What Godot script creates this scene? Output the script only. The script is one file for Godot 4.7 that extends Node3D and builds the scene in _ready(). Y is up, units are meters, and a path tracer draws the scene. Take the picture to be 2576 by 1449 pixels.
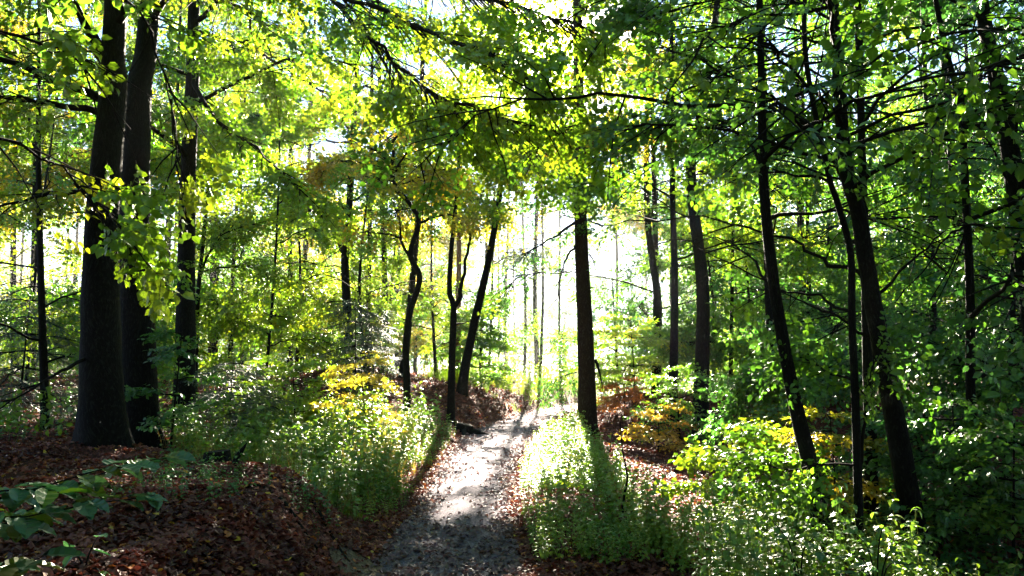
extends Node3D
# A woodland footpath in autumn, looking towards a low sun.
# y up, camera looks along -z; "d" below is the distance ahead of the camera (d = -z).

const EYE := Vector3(0.0, 1.6, 0.0)
const PITCH := 5.36
const FOCAL := 2005.0            # focal length in units of a 2576 x 1449 picture
const SUN_EL := 22.3
const SUN_AZ := 3.2              # degrees to the right of straight ahead

var rng := RandomNumberGenerator.new()
var n_big := FastNoiseLite.new()
var n_col := FastNoiseLite.new()
var n_lit := FastNoiseLite.new()
var n_gnd := FastNoiseLite.new()
var M := {}
var SPRAY := {}
var taken := {}
var PAL := {}
var n_spray := 0

# ------------------------------------------------------------------ mesh builder
class MB:
	var v := PackedVector3Array()
	var n := PackedVector3Array()
	var c := PackedColorArray()
	var uv := PackedVector2Array()
	var ix := PackedInt32Array()
	func vert(p: Vector3, nn: Vector3, col := Color.WHITE, u := Vector2.ZERO) -> int:
		v.append(p); n.append(nn); c.append(col); uv.append(u)
		return v.size() - 1
	func tri(a: int, b: int, d: int) -> void:
		ix.append(a); ix.append(b); ix.append(d)
	func flat(a: Vector3, b: Vector3, d: Vector3, col := Color.WHITE) -> void:
		var nn := (d - a).cross(b - a).normalized()
		var i := vert(a, nn, col); vert(b, nn, col); vert(d, nn, col)
		tri(i, i + 1, i + 2)
	func quad(a: Vector3, b: Vector3, d: Vector3, e: Vector3, col := Color.WHITE) -> void:
		var nn := (d - a).cross(b - a).normalized()
		var i := vert(a, nn, col); vert(b, nn, col); vert(d, nn, col); vert(e, nn, col)
		tri(i, i + 1, i + 2); tri(i, i + 2, i + 3)
	func mesh() -> ArrayMesh:
		var a := []
		a.resize(Mesh.ARRAY_MAX)
		a[Mesh.ARRAY_VERTEX] = v; a[Mesh.ARRAY_NORMAL] = n; a[Mesh.ARRAY_COLOR] = c
		a[Mesh.ARRAY_TEX_UV] = uv; a[Mesh.ARRAY_INDEX] = ix
		var m := ArrayMesh.new()
		m.add_surface_from_arrays(Mesh.PRIMITIVE_TRIANGLES, a)
		return m
	# a tapered tube along pts; rough > 0 makes the bark uneven, flare > 0 spreads the foot
	func tube(pts: PackedVector3Array, rad: PackedFloat32Array, sides: int, rough := 0.0, flare := 0.0, noise: FastNoiseLite = null, col := Color.WHITE, cap := false) -> void:
		var t := (pts[1] - pts[0]).normalized()
		var side := t.cross(Vector3.FORWARD if absf(t.dot(Vector3.FORWARD)) < 0.9 else Vector3.RIGHT).normalized()
		var first := v.size()
		var along := 0.0
		for k in pts.size():
			if k > 0:
				along += pts[k].distance_to(pts[k - 1])
			var tn := (pts[mini(k + 1, pts.size() - 1)] - pts[maxi(k - 1, 0)]).normalized()
			side = (side - tn * side.dot(tn)).normalized()
			var up := tn.cross(side)
			var up_from_foot := pts[k].y - pts[0].y
			for s in sides + 1:
				var a := TAU * (s % sides) / sides
				var dir := side * cos(a) + up * sin(a)
				var r := rad[k]
				if rough > 0.0 and noise:
					r *= 1.0 + rough * noise.get_noise_3d(dir.x * 60.0 + pts[0].x * 31.0, along * 26.0, dir.z * 60.0)
				if flare > 0.0:
					r *= 1.0 + flare * exp(-maxf(up_from_foot, 0.0) / (0.9 * rad[0] + 0.12)) * (0.55 + 0.45 * sin(a * 5.0 + pts[0].x * 7.0) + 0.3 * sin(a * 3.0 + pts[0].z))
				vert(pts[k] + dir * r, dir, col, Vector2(float(s) / sides * maxf(1.0, roundf(rad[0] * 9.0)), along * 0.8))
		for k in pts.size() - 1:
			for s in sides:
				var a := first + k * (sides + 1) + s
				var b := a + sides + 1
				tri(a, b, a + 1); tri(a + 1, b, b + 1)
		if cap:
			var e := pts.size() - 1
			var tn := (pts[e] - pts[e - 1]).normalized()
			var mid := vert(pts[e] + tn * 0.01, tn, col)
			var ring := first + e * (sides + 1)
			for s in sides:
				var i := vert(v[ring + s], tn, col)
				var j := vert(v[ring + s + 1], tn, col)
				tri(mid, j, i)
	# a leaf: base at p, length l along x-axis of b, blade in its xz plane, folded a little along the midrib
	func leaf(p: Vector3, b: Basis, l: float, w: float, col: Color, fold := 0.12, curl := 0.06) -> void:
		var x := b.x * l
		var z := b.z * l * w
		var y := b.y * l
		for s in [-1.0, 1.0]:
			var q0 := p
			var q1: Vector3 = p + x * 0.24 + z * (0.40 * s) + y * fold * 0.7
			var q2: Vector3 = p + x * 0.60 + z * (0.44 * s) + y * (fold - curl)
			var q3: Vector3 = p + x - y * curl * 2.2
			var qm: Vector3 = p + x * 0.5
			if s < 0.0:
				flat(q0, q1, qm, col); flat(q1, q2, qm, col); flat(q2, q3, qm, col)
			else:
				flat(q0, qm, q1, col); flat(q1, qm, q2, col); flat(q2, qm, q3, col)

# ------------------------------------------------------------------ small helpers
func numbered(called: String) -> String:
	if not taken.has(called):
		taken[called] = 0
		return called
	taken[called] += 1
	return "%s_%03d" % [called, taken[called]]

func rf(a: float, b: float) -> float:
	return rng.randf_range(a, b)

# the point seen at picture position (px, py) of the 2576 x 1449 photograph at distance d ahead
func at(px: float, py: float, d: float) -> Vector3:
	var r := Vector3((px - 1288.0) / FOCAL, (724.5 - py) / FOCAL, -1.0).rotated(Vector3.RIGHT, deg_to_rad(PITCH))
	return EYE + r * (d / -r.z)

func sstep(a: float, b: float, x: float) -> float:
	var t := clampf((x - a) / (b - a), 0.0, 1.0)
	return t * t * (3.0 - 2.0 * t)

func table(t: Array, x: float) -> float:
	for k in range(1, t.size()):
		if x < t[k][0]:
			return lerpf(t[k - 1][1], t[k][1], clampf((x - t[k - 1][0]) / (t[k][0] - t[k - 1][0]), 0.0, 1.0))
	return t[t.size() - 1][1]

func path_mid(d: float) -> float:
	return table([[-20, -0.2], [0, -0.35], [6, -0.52], [8.3, -0.55], [11, -0.55], [14, -0.50], [17, -0.33], [20, 0.0], [23, 0.5], [27, 1.35], [33, 3.2], [40, 6.0], [60, 15.0]], d)

func path_half(d: float) -> float:
	return table([[0, 0.66], [6, 0.62], [9, 0.50], [14, 0.62], [18, 0.78], [24, 0.75], [60, 0.9]], d)

# height of the ground
func gh(x: float, d: float) -> float:
	var h := 0.0
	var crest := 5.2 + 0.95 * absf(x)
	var mound := 0.60 * sstep(-1.1, -2.0, x) * (1.0 - sstep(crest, crest + 1.7, d))
	var shelf := 0.52 * sstep(-3.7, -5.2, x) * sstep(5.0, 8.0, d)
	h += maxf(mound, shelf)
	var xl := path_mid(d) - path_half(d) - 0.1
	if x < xl:
		h += 1.15 * sstep(12.5, 23.0, d) * (1.0 - exp(-(xl - x) / 1.1)) * (1.0 - 0.75 * sstep(28.0, 50.0, d)) * (1.0 - 0.45 * sstep(-3.6, -6.5, x))
	h -= 0.36 * sstep(1.4, 4.2, x) * (1.0 - sstep(19.0, 26.0, d))
	h += 0.95 * exp(-pow((d - 21.5) / 3.4, 2.0)) * sstep(1.6, 3.4, x - maxf(0.0, d - 24.0) * 0.5)
	h -= 0.6 * sstep(26.0, 60.0, d)
	var off := absf(x - path_mid(d))
	h += n_gnd.get_noise_2d(x * 6.0, d * 6.0) * 0.10 * sstep(0.4, 1.6, off)
	h += n_gnd.get_noise_2d(x * 17.0 + 7.0, d * 17.0) * 0.09 * sstep(0.7, 1.6, off)
	h += n_gnd.get_noise_2d(x * 34.0, d * 34.0) * 0.022
	return h

func on_ground(x: float, d: float) -> Vector3:
	return Vector3(x, gh(x, d), -d)

# where a leaf's shadow would fall on level ground: (x, d)
func shade_at(p: Vector3) -> Vector2:
	var k := maxf(p.y, 0.0) / tan(deg_to_rad(SUN_EL))
	return Vector2(p.x - k * sin(deg_to_rad(SUN_AZ)), -p.z - k * cos(deg_to_rad(SUN_AZ)))

func blob(x: float, d: float, cx: float, cd: float, rx: float, rd: float) -> float:
	return 1.0 - sstep(0.7, 1.15, sqrt(pow((x - cx) / rx, 2.0) + pow((d - cd) / rd, 2.0)))

# how many layers of leaves the canopy holds along the sun ray that ends at (x, d): few in the clearings over the path
func layers_at(s: Vector2) -> float:
	var x := s.x
	var d := s.y
	var n := n_lit.get_noise_2d(x * 11.0, d * 6.0)
	var o := lerpf(3.0, 0.72, sstep(-0.22, 0.02, n))
	if d > 2.0 and d < 8.0 and x < 1.4:
		o = o * 1.5 + 0.8
	if x > 3.8 and d > -7.0 and d < 20.0:
		o = o * 1.2 + 0.8
	if x < -3.6 and d > 2.0 and d < 9.5:
		o = o * 1.5 + 0.6
	if x < -4.5 and d > 9.5 and d < 30.0:
		o *= 0.55
	if x > 3.2 and d > -4.2 - 0.12 * x and d < -3.4 + 0.24 * x:
		o *= 0.3
	if x < -5.0 and absf(d + 1.17 * x + 3.9) < -0.28 * x:
		o *= 0.3
	o *= 1.0 - 0.6 * blob(x, d, -2.2, -5.5, 1.0, 3.0)
	o *= 1.0 - 0.6 * blob(x, d, -7.2, -4.5, 1.0, 3.0)
	var dapple := sstep(-0.32, -0.12, n_lit.get_noise_2d(x * 30.0 + 90.0, d * 18.0))
	var c := blob(x, d, -0.45, 12.3, 0.95, 3.9) * sstep(-0.20, -0.06, n_lit.get_noise_2d(x * 26.0 + 40.0, d * 13.0))
	c = maxf(c, blob(x, d, -2.4, 12.4, 1.8, 3.6))
	c = maxf(c, blob(x, d, 0.75, 13.0, 0.9, 6.0))
	c = maxf(c, blob(x, d, 2.1, 11.0, 1.0, 5.2))
	c = maxf(c, 0.9 * blob(x, d, 3.2, 10.5, 1.0, 1.8))
	c = maxf(c, 0.85 * blob(x, d, 2.7, 5.6, 1.1, 2.6))
	c = maxf(c, blob(x, d, -2.7, 16.0, 1.3, 2.4))
	c = maxf(c, 0.95 * blob(x, d, 0.0, 25.0, 5.0, 6.0) * dapple)
	c = maxf(c, 0.9 * blob(x, d, 3.5, 38.0, 9.0, 20.0))
	return o * (1.0 - 0.97 * c)

var filled := {}

func keeps(p: Vector3, size: float) -> bool:
	var s := shade_at(p)
	if size < 1.05 and s.x > 0.6 and s.y < 1.0 and rng.randf() < 0.06:
		return true
	var room := layers_at(s)
	var high := p.y - gh(p.x, -p.z)
	if high < 2.3 + 0.05 * maxf(0.0, -p.z - 18.0):
		if -p.z > 24.0 and rng.randf() < 0.62:
			return false
		return room > 0.15 or high < 1.0 or rng.randf() < 0.25
	var cell := Vector2i(floori(s.x / 0.6), floori(s.y / 1.6))
	var has: float = filled.get(cell, 0.0)
	if has >= room:
		return false
	var add := 0.10 * size * size
	if size < 1.5:
		filled[cell] = has + add
		return true
	var r := 0.4 * size
	for q in [Vector2(r, 0), Vector2(-r, 0), Vector2(0, r * 2.4), Vector2(0, -r * 2.4)]:
		if layers_at(s + q) < 0.2:
			return false
	for i in range(-1, 2):
		for j in range(-1, 2):
			var q := cell + Vector2i(i, j)
			filled[q] = filled.get(q, 0.0) + add / 9.0
	return true

# ------------------------------------------------------------------ nodes
func put(mb: MB, called: String, mat: Material, parent: Node) -> MeshInstance3D:
	var o := MeshInstance3D.new()
	o.name = called
	o.mesh = mb.mesh()
	o.material_override = mat
	parent.add_child(o, true)
	return o

func thing(called: String, label: String, category: String, where: Vector3, group := "") -> Node3D:
	var o := Node3D.new()
	o.name = numbered(called)
	add_child(o)
	o.position = where
	tag(o, label, category, group)
	return o

func tag(o: Node, label: String, category := "", group := "", kind := "") -> void:
	if label: o.set_meta("label", label)
	if category: o.set_meta("category", category)
	if group: o.set_meta("group", group)
	if kind: o.set_meta("kind", kind)

func many(called: String, mesh: Mesh, mat: Material, places: Array, tints: PackedColorArray, parent: Node) -> MultiMeshInstance3D:
	var mm := MultiMesh.new()
	mm.transform_format = MultiMesh.TRANSFORM_3D
	mm.use_colors = true
	mm.mesh = mesh
	mm.instance_count = places.size()
	for k in places.size():
		mm.set_instance_transform(k, places[k])
		mm.set_instance_color(k, tints[k])
	var o := MultiMeshInstance3D.new()
	o.name = called
	o.multimesh = mm
	o.material_override = mat
	parent.add_child(o, true)
	return o

func smooth_line(ctrl: Array, per: int) -> PackedVector3Array:
	var out := PackedVector3Array()
	for k in ctrl.size() - 1:
		var a: Vector3 = ctrl[maxi(k - 1, 0)]
		var b: Vector3 = ctrl[k]
		var c: Vector3 = ctrl[k + 1]
		var e: Vector3 = ctrl[mini(k + 2, ctrl.size() - 1)]
		for j in per:
			out.append(b.cubic_interpolate(c, a, e, float(j) / per))
	out.append(ctrl[ctrl.size() - 1])
	return out

func tapered(n: int, a: float, b: float) -> PackedFloat32Array:
	var r := PackedFloat32Array()
	for k in n:
		r.append(lerpf(a, b, pow(float(k) / (n - 1), 0.85)))
	return r

# ------------------------------------------------------------------ materials
func noise_tex(freq: float, seed_: int, ramp: Array, size := 512, kind := FastNoiseLite.TYPE_SIMPLEX_SMOOTH, octaves := 4, bump := false) -> NoiseTexture2D:
	var n := FastNoiseLite.new()
	n.seed = seed_
	n.noise_type = kind
	n.frequency = freq
	n.fractal_octaves = octaves
	var t := NoiseTexture2D.new()
	t.width = size
	t.height = size
	t.seamless = true
	t.noise = n
	if bump:
		t.as_normal_map = true
		t.bump_strength = 6.0
	if ramp:
		var g := Gradient.new()
		var off := PackedFloat32Array()
		var cols := PackedColorArray()
		for r in ramp:
			off.append(r[0]); cols.append((r[1] as Color).linear_to_srgb())
		g.offsets = off
		g.colors = cols
		t.color_ramp = g
	return t

# bark: long furrows running along the trunk
func bark_images(seed_: int, dark: Color, light: Color, lichen: Color) -> Array:
	var w := 256
	var h := 512
	var a := FastNoiseLite.new()
	a.seed = seed_
	a.noise_type = FastNoiseLite.TYPE_CELLULAR
	a.cellular_return_type = FastNoiseLite.RETURN_DISTANCE2_SUB
	a.frequency = 1.0
	var b := FastNoiseLite.new()
	b.seed = seed_ + 5
	b.frequency = 1.0
	b.fractal_octaves = 4
	var col := Image.create(w, h, false, Image.FORMAT_RGB8)
	var hei := Image.create(w, h, false, Image.FORMAT_RGB8)
	for y in h:
		for x in w:
			var an := TAU * x / w
			var av := TAU * y / h
			var p := Vector3(cos(an) * 2.3, sin(an) * 2.3, 0.0)
			var q := Vector2(cos(av), sin(av)) * 0.85
			var wob := b.get_noise_3d(p.x * 0.7 + q.x * 2.0, p.y * 0.7 + q.y * 2.0, 3.0)
			var f := a.get_noise_3d(p.x + q.x + wob * 0.5, p.y + q.y + wob * 0.5, q.x - q.y) * 0.5 + 0.5
			f = clampf(f * 1.5 - 0.15, 0.0, 1.0)
			var g := b.get_noise_3d(p.x * 3.0 + q.x * 9.0, p.y * 3.0, q.y * 9.0) * 0.5 + 0.5
			var hgt := clampf(f * 0.75 + g * 0.35, 0.0, 1.0)
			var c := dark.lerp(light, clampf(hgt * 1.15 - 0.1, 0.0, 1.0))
			var li := sstep(0.12, 0.4, b.get_noise_3d(p.x * 1.3 + 40.0, p.y * 1.3 + q.x * 3.0, q.y * 3.0))
			c = c.lerp(lichen, li * 0.55)
			col.set_pixel(x, y, c.linear_to_srgb())
			hei.set_pixel(x, y, Color(hgt, hgt, hgt))
	return [ImageTexture.create_from_image(col), ImageTexture.create_from_image(hei)]

func bark_material(seed_: int, dark: Color, light: Color, lichen: Color, relief: float) -> StandardMaterial3D:
	var im := bark_images(seed_, dark, light, lichen)
	var m := StandardMaterial3D.new()
	m.albedo_texture = im[0]
	m.roughness = 0.9
	m.metallic_specular = 0.25
	m.heightmap_enabled = true
	m.heightmap_texture = im[1]
	m.heightmap_scale = relief
	return m

func leaf_material(back: Color, rough: float) -> StandardMaterial3D:
	var m := StandardMaterial3D.new()
	m.albedo_color = Color.WHITE
	m.vertex_color_use_as_albedo = true
	m.roughness = rough
	m.metallic_specular = 0.5
	m.backlight_enabled = true
	m.backlight = back.linear_to_srgb()
	m.cull_mode = BaseMaterial3D.CULL_DISABLED
	return m

func make_materials() -> void:
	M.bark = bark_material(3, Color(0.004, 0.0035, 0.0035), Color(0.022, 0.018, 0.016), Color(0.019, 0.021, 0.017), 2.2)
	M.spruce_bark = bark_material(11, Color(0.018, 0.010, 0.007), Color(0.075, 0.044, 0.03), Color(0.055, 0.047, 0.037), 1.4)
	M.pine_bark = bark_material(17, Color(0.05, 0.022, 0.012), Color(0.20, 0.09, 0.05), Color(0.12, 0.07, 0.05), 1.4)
	var tw := StandardMaterial3D.new()
	tw.albedo_color = Color(0.010, 0.0085, 0.0075).linear_to_srgb()
	tw.roughness = 0.95
	tw.metallic_specular = 0.2
	M.twig = tw
	M.leaf = leaf_material(Color(0.92, 1.0, 0.4), 0.42)
	M.big_leaf = leaf_material(Color(0.9, 1.0, 0.45), 0.36)
	M.needle = leaf_material(Color(0.5, 0.55, 0.4), 0.5)
	M.litter = leaf_material(Color(0.45, 0.36, 0.3), 0.62)
	M.litter.metallic_specular = 0.36
	var g := StandardMaterial3D.new()
	g.albedo_texture = noise_tex(0.05, 21, [[0.0, Color(0.012, 0.008, 0.007)], [0.35, Color(0.03, 0.015, 0.012)], [0.55, Color(0.08, 0.026, 0.019)], [0.72, Color(0.14, 0.045, 0.032)], [1.0, Color(0.20, 0.11, 0.08)]], 1024, FastNoiseLite.TYPE_CELLULAR, 3)
	g.uv1_triplanar = true
	g.uv1_world_triplanar = true
	g.uv1_scale = Vector3(0.55, 0.55, 0.55)
	g.roughness = 1.0
	g.metallic_specular = 0.15
	g.heightmap_enabled = true
	g.heightmap_texture = noise_tex(0.06, 23, [], 1024, FastNoiseLite.TYPE_CELLULAR, 3)
	g.heightmap_scale = 2.5
	M.ground = g
	var p := StandardMaterial3D.new()
	p.albedo_texture = noise_tex(0.03, 31, [[0.0, Color(0.055, 0.045, 0.056)], [0.4, Color(0.105, 0.09, 0.11)], [0.65, Color(0.15, 0.13, 0.157)], [1.0, Color(0.22, 0.195, 0.225)]], 1024, FastNoiseLite.TYPE_SIMPLEX_SMOOTH, 6)
	p.uv1_triplanar = true
	p.uv1_world_triplanar = true
	p.uv1_scale = Vector3(0.8, 0.8, 0.8)
	p.roughness = 1.0
	p.metallic_specular = 0.2
	p.heightmap_enabled = true
	p.heightmap_texture = noise_tex(0.09, 33, [], 1024, FastNoiseLite.TYPE_SIMPLEX_SMOOTH, 5)
	p.heightmap_scale = 1.6
	M.path = p
	var sa: StandardMaterial3D = p.duplicate()
	sa.albedo_texture = noise_tex(0.04, 37, [[0.0, Color(0.06, 0.04, 0.028)], [0.5, Color(0.13, 0.095, 0.065)], [1.0, Color(0.20, 0.15, 0.105)]], 512, FastNoiseLite.TYPE_SIMPLEX_SMOOTH, 6)
	M.sand = sa

# ------------------------------------------------------------------ leaf sprays
func tinted(base: Color, vary := 0.18) -> Color:
	var k := 1.0 + rf(-vary, vary)
	return Color(base.r * k * (1.0 + rf(-0.12, 0.12)), base.g * k, base.b * k)

# a flat beech-like spray: a forked twig along +x with alternate leaves
func make_spray(seed_: int, length: float, leaf_len: float, wide: float, tidy := 1.0) -> ArrayMesh:
	rng.seed = seed_
	var mb := MB.new()
	var twig := Color(0.42, 0.26, 0.6)
	var axes := [[Vector3.ZERO, Vector3(1, -0.12, rf(-0.1, 0.1)).normalized(), length]]
	for k in 4:
		var t := 0.18 + 0.2 * k
		var s := 1.0 if k % 2 == 0 else -1.0
		axes.append([Vector3(length * t, -0.03 * length * t, 0), Vector3(1.0, rf(-0.25, 0.05), s * rf(0.7, 1.1)).normalized(), length * (0.62 - 0.1 * k)])
	for a in axes:
		var o: Vector3 = a[0]
		var dir: Vector3 = a[1]
		var l: float = a[2]
		var pts := PackedVector3Array([o, o + dir * l * 0.5 + Vector3(0, 0.01, 0), o + dir * l])
		mb.tube(pts, PackedFloat32Array([0.0035, 0.0025, 0.0012]), 3, 0.0, 0.0, null, twig)
		var step := leaf_len * 0.62
		var n := int(l / step)
		for k in range(1, n + 1):
			var q := o + dir * (step * k) + Vector3(0, 0.012, 0)
			var s := 1.0 if k % 2 == 0 else -1.0
			var yaw := atan2(-dir.z, dir.x) - s * rf(0.6, 1.15)
			if k == n:
				yaw = atan2(-dir.z, dir.x) + rf(-0.3, 0.3)
			var b := Basis(Vector3.UP, yaw) * Basis(Vector3.RIGHT, rf(-0.55, 0.55) * tidy) * Basis(Vector3.BACK, rf(-0.55, 0.2) * tidy)
			mb.leaf(q, b, leaf_len * rf(0.7, 1.15), wide, tinted(Color.WHITE), rf(0.05, 0.16), rf(0.02, 0.1))
	return mb.mesh()

# a spray of needles along +x
func make_needles(seed_: int, length: float) -> ArrayMesh:
	rng.seed = seed_
	var mb := MB.new()
	var axes := [[Vector3.ZERO, Vector3(1, -0.1, 0).normalized(), length]]
	for k in 6:
		var t := 0.12 + 0.13 * k
		var s := 1.0 if k % 2 == 0 else -1.0
		axes.append([Vector3(length * t, -0.02 * length, 0), Vector3(0.9, rf(-0.45, -0.1), s * rf(0.6, 0.9)).normalized(), length * (0.55 - 0.06 * k)])
	for a in axes:
		var o: Vector3 = a[0]
		var dir: Vector3 = a[1]
		var l: float = a[2]
		mb.tube(PackedVector3Array([o, o + dir * l]), PackedFloat32Array([0.004, 0.002]), 3, 0.0, 0.0, null, Color(0.5, 0.3, 0.5))
		var n := int(l / 0.011)
		for k in n:
			var q := o + dir * (l * (k + 0.5) / n)
			var s := 1.0 if k % 2 == 0 else -1.0
			var out := (dir * 0.75 + dir.cross(Vector3.UP).normalized() * s * rf(0.4, 1.0) + Vector3.UP * rf(-0.5, 0.35)).normalized()
			var e := out.cross(Vector3.UP).normalized() * 0.0022
			mb.flat(q - e, q + e, q + out * rf(0.022, 0.034), tinted(Color.WHITE))
	return mb.mesh()

# an upright herb (nettle-like): stem with opposite pairs of toothed ovate leaves
func make_herb(seed_: int, tall: float, leaf_len: float, tiers: int) -> ArrayMesh:
	rng.seed = seed_
	var mb := MB.new()
	var lean := Vector3(rf(-0.12, 0.12), 1.0, rf(-0.12, 0.12)).normalized()
	mb.tube(PackedVector3Array([Vector3.ZERO, lean * tall * 0.5, lean * tall]), PackedFloat32Array([0.004, 0.003, 0.0015]), 3, 0.0, 0.0, null, Color(1.0, 0.75, 0.8))
	for k in tiers:
		var t := 0.25 + 0.75 * k / (tiers - 1.0)
		for s in 2:
			var yaw := k * 1.35 + s * PI + rf(-0.4, 0.4)
			var b := Basis(Vector3.UP, yaw) * Basis(Vector3.BACK, rf(-0.6, 0.15)) * Basis(Vector3.RIGHT, rf(-0.35, 0.35))
			mb.leaf(lean * tall * t, b, leaf_len * rf(0.75, 1.2) * (1.15 - 0.45 * t), 0.72, tinted(Color.WHITE, 0.2), rf(0.05, 0.15), rf(0.05, 0.14))
	return mb.mesh()

func make_blade_tuft(seed_: int, tall: float, n: int) -> ArrayMesh:
	rng.seed = seed_
	var mb := MB.new()
	for k in n:
		var o := Vector3(rf(-0.05, 0.05), 0, rf(-0.05, 0.05))
		var a := rf(0, TAU)
		var side := Vector3(cos(a), 0, sin(a)) * rf(0.0015, 0.003)
		var lean := Vector3(rf(-0.3, 0.3), 1, rf(-0.3, 0.3)).normalized()
		var h := tall * rf(0.5, 1.1)
		var mid := o + lean * h * 0.55
		var tip := o + lean * h + Vector3(lean.x, -0.1, lean.z) * h * 0.35
		var c := tinted(Color.WHITE, 0.3)
		mb.quad(o - side, o + side, mid + side * 0.8, mid - side * 0.8, c)
		mb.flat(mid - side * 0.8, mid + side * 0.8, tip, c)
	return mb.mesh()

func make_sprays() -> void:
	for k in 4:
		SPRAY["beech%d" % k] = make_spray(100 + k, 0.46, 0.078, 0.68, 1.5)
		SPRAY["wide%d" % k] = make_spray(120 + k, 0.42, 0.088, 0.86, 1.7)
		SPRAY["needle%d" % k] = make_needles(140 + k, 0.5)
		SPRAY["herb%d" % k] = make_herb(160 + k, 0.62, 0.085, 6)
	SPRAY.dry = make_blade_tuft(180, 0.5, 9)
	SPRAY.grass = make_blade_tuft(181, 0.42, 12)

# ------------------------------------------------------------------ trees
class Tree3:
	var root: Node3D
	var foot: Vector3
	var places := []
	var tints := PackedColorArray()
	var pal := "green"
	var size := 1.0
	var spray := "beech0"
	var all_kept := false
	var flat := false

func leaf_color(p: Vector3, pal: String) -> Color:
	var list: Array = PAL[pal]
	var n := n_col.get_noise_3d(p.x * 14.0, p.y * 14.0, p.z * 14.0) * 0.9 + rf(-0.28, 0.28)
	var f := clampf(n * 0.5 + 0.5, 0.0, 0.999) * (list.size() - 1)
	var k := int(f)
	var c: Color = (list[k] as Color).lerp(list[k + 1], f - k)
	return tinted(c, 0.12)

func add_spray(t: Tree3, p: Vector3, dir: Vector3, tilt := 1.0) -> void:
	if not t.all_kept and not keeps(p, t.size):
		return
	if t.flat:
		tilt = 0.3
	var f := Vector3(dir.x + rf(-0.3, 0.3), clampf(dir.y, -0.5, 0.3) + (rf(-0.2, 0.1) if t.flat else rf(-0.75, 0.3)), dir.z + rf(-0.3, 0.3)).normalized()
	var up := Vector3(rf(-tilt, tilt), rf(0.25, 1.0), rf(-tilt, tilt)).normalized()
	var z := f.cross(up).normalized()
	up = z.cross(f)
	var s := t.size * rf(0.75, 1.2)
	t.places.append(Transform3D(Basis(f * s, up * s, z * s), p - t.foot))
	t.tints.append(leaf_color(p, t.pal))

# a leafy limb along ctrl (world points); joins limb and side twigs into one part
func limb(t: Tree3, ctrl: Array, r0: float, leafy := 1.0, side_len := 1.1, from := 0.2, mat: Material = null, bare := 0.0, must := true) -> void:
	var before := t.places.size()
	var pts := smooth_line(ctrl, 4)
	var total := 0.0
	for k in pts.size() - 1:
		total += pts[k].distance_to(pts[k + 1])
	for k in range(1, pts.size()):
		pts[k] += Vector3(rf(-1, 1), rf(-1, 1), rf(-1, 1)) * minf(total, 4.0) * 0.014
	var mb := MB.new()
	var loc := PackedVector3Array()
	for p in pts:
		loc.append(p - t.foot)
	mb.tube(loc, tapered(pts.size(), r0, maxf(0.004, r0 * 0.16)), 6)
	var n2 := int(total * 8.0 * leafy / maxf(1.0, t.size * 0.8)) + 2
	for k in n2:
		var f := from + (1.0 - from) * (k + rf(0, 0.9)) / n2
		var i := clampi(int(f * (pts.size() - 1)), 0, pts.size() - 2)
		var o := pts[i].lerp(pts[i + 1], f * (pts.size() - 1) - i)
		var tan := (pts[i + 1] - pts[i]).normalized()
		var s := 1.0 if k % 2 == 0 else -1.0
		var dir := tan.rotated(Vector3.UP, s * rf(0.45, 1.15))
		dir.y = clampf(dir.y, -0.5, 0.35) + (rf(-0.15, 0.1) if t.flat else rf(-0.6, 0.45))
		dir = dir.normalized()
		var l := side_len * rf(0.5, 1.15) * (1.15 - 0.55 * f) * minf(1.0, total * 0.4)
		var q := PackedVector3Array()
		for j in 4:
			var u := j / 3.0
			q.append(o + dir * l * u + Vector3(rf(-0.03, 0.03), -0.16 * l * u * u, rf(-0.03, 0.03)) * minf(1.0, l))
		var ql := PackedVector3Array()
		for p in q:
			ql.append(p - t.foot)
		var had := t.places.size()
		if rng.randf() >= bare:
			var gap := 0.17 * t.size
			var m := maxi(2, int(l / gap))
			for j in m:
				var u := (j + 0.6) / m
				var jj := clampi(int(u * 3.0), 0, 2)
				var sp := q[jj].lerp(q[jj + 1], u * 3.0 - jj)
				var s2 := 1.0 if j % 2 == 0 else -1.0
				var sd := dir.rotated(Vector3.UP, s2 * rf(0.15, 0.8)) if j < m - 1 else dir
				add_spray(t, sp, sd)
		if t.places.size() > had or rng.randf() < 0.12:
			mb.tube(ql, tapered(4, minf(r0 * 0.35, 0.010) + 0.002, 0.003), 4)
	if not must and t.places.size() - before < int(total * 3.5 / t.size) and rng.randf() < 0.9:
		return
	put(mb, "branch", mat if mat else M.twig, t.root)

func trunk(t: Tree3, ctrl: Array, r0: float, r1: float, mat: Material, sides := 16, flare := 0.55, per := 6) -> PackedVector3Array:
	var pts := smooth_line(ctrl, per)
	var mb := MB.new()
	var loc := PackedVector3Array()
	for p in pts:
		loc.append(p - t.foot)
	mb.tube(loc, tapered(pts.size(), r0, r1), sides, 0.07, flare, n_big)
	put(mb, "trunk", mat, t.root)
	return pts

func finish(t: Tree3) -> void:
	n_spray += t.places.size()
	if t.places.size():
		var o := many("crown", SPRAY[t.spray], M.needle if t.spray.begins_with("needle") else M.leaf, t.places, t.tints, t.root)
		o.set_meta("kind", "stuff")

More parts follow.
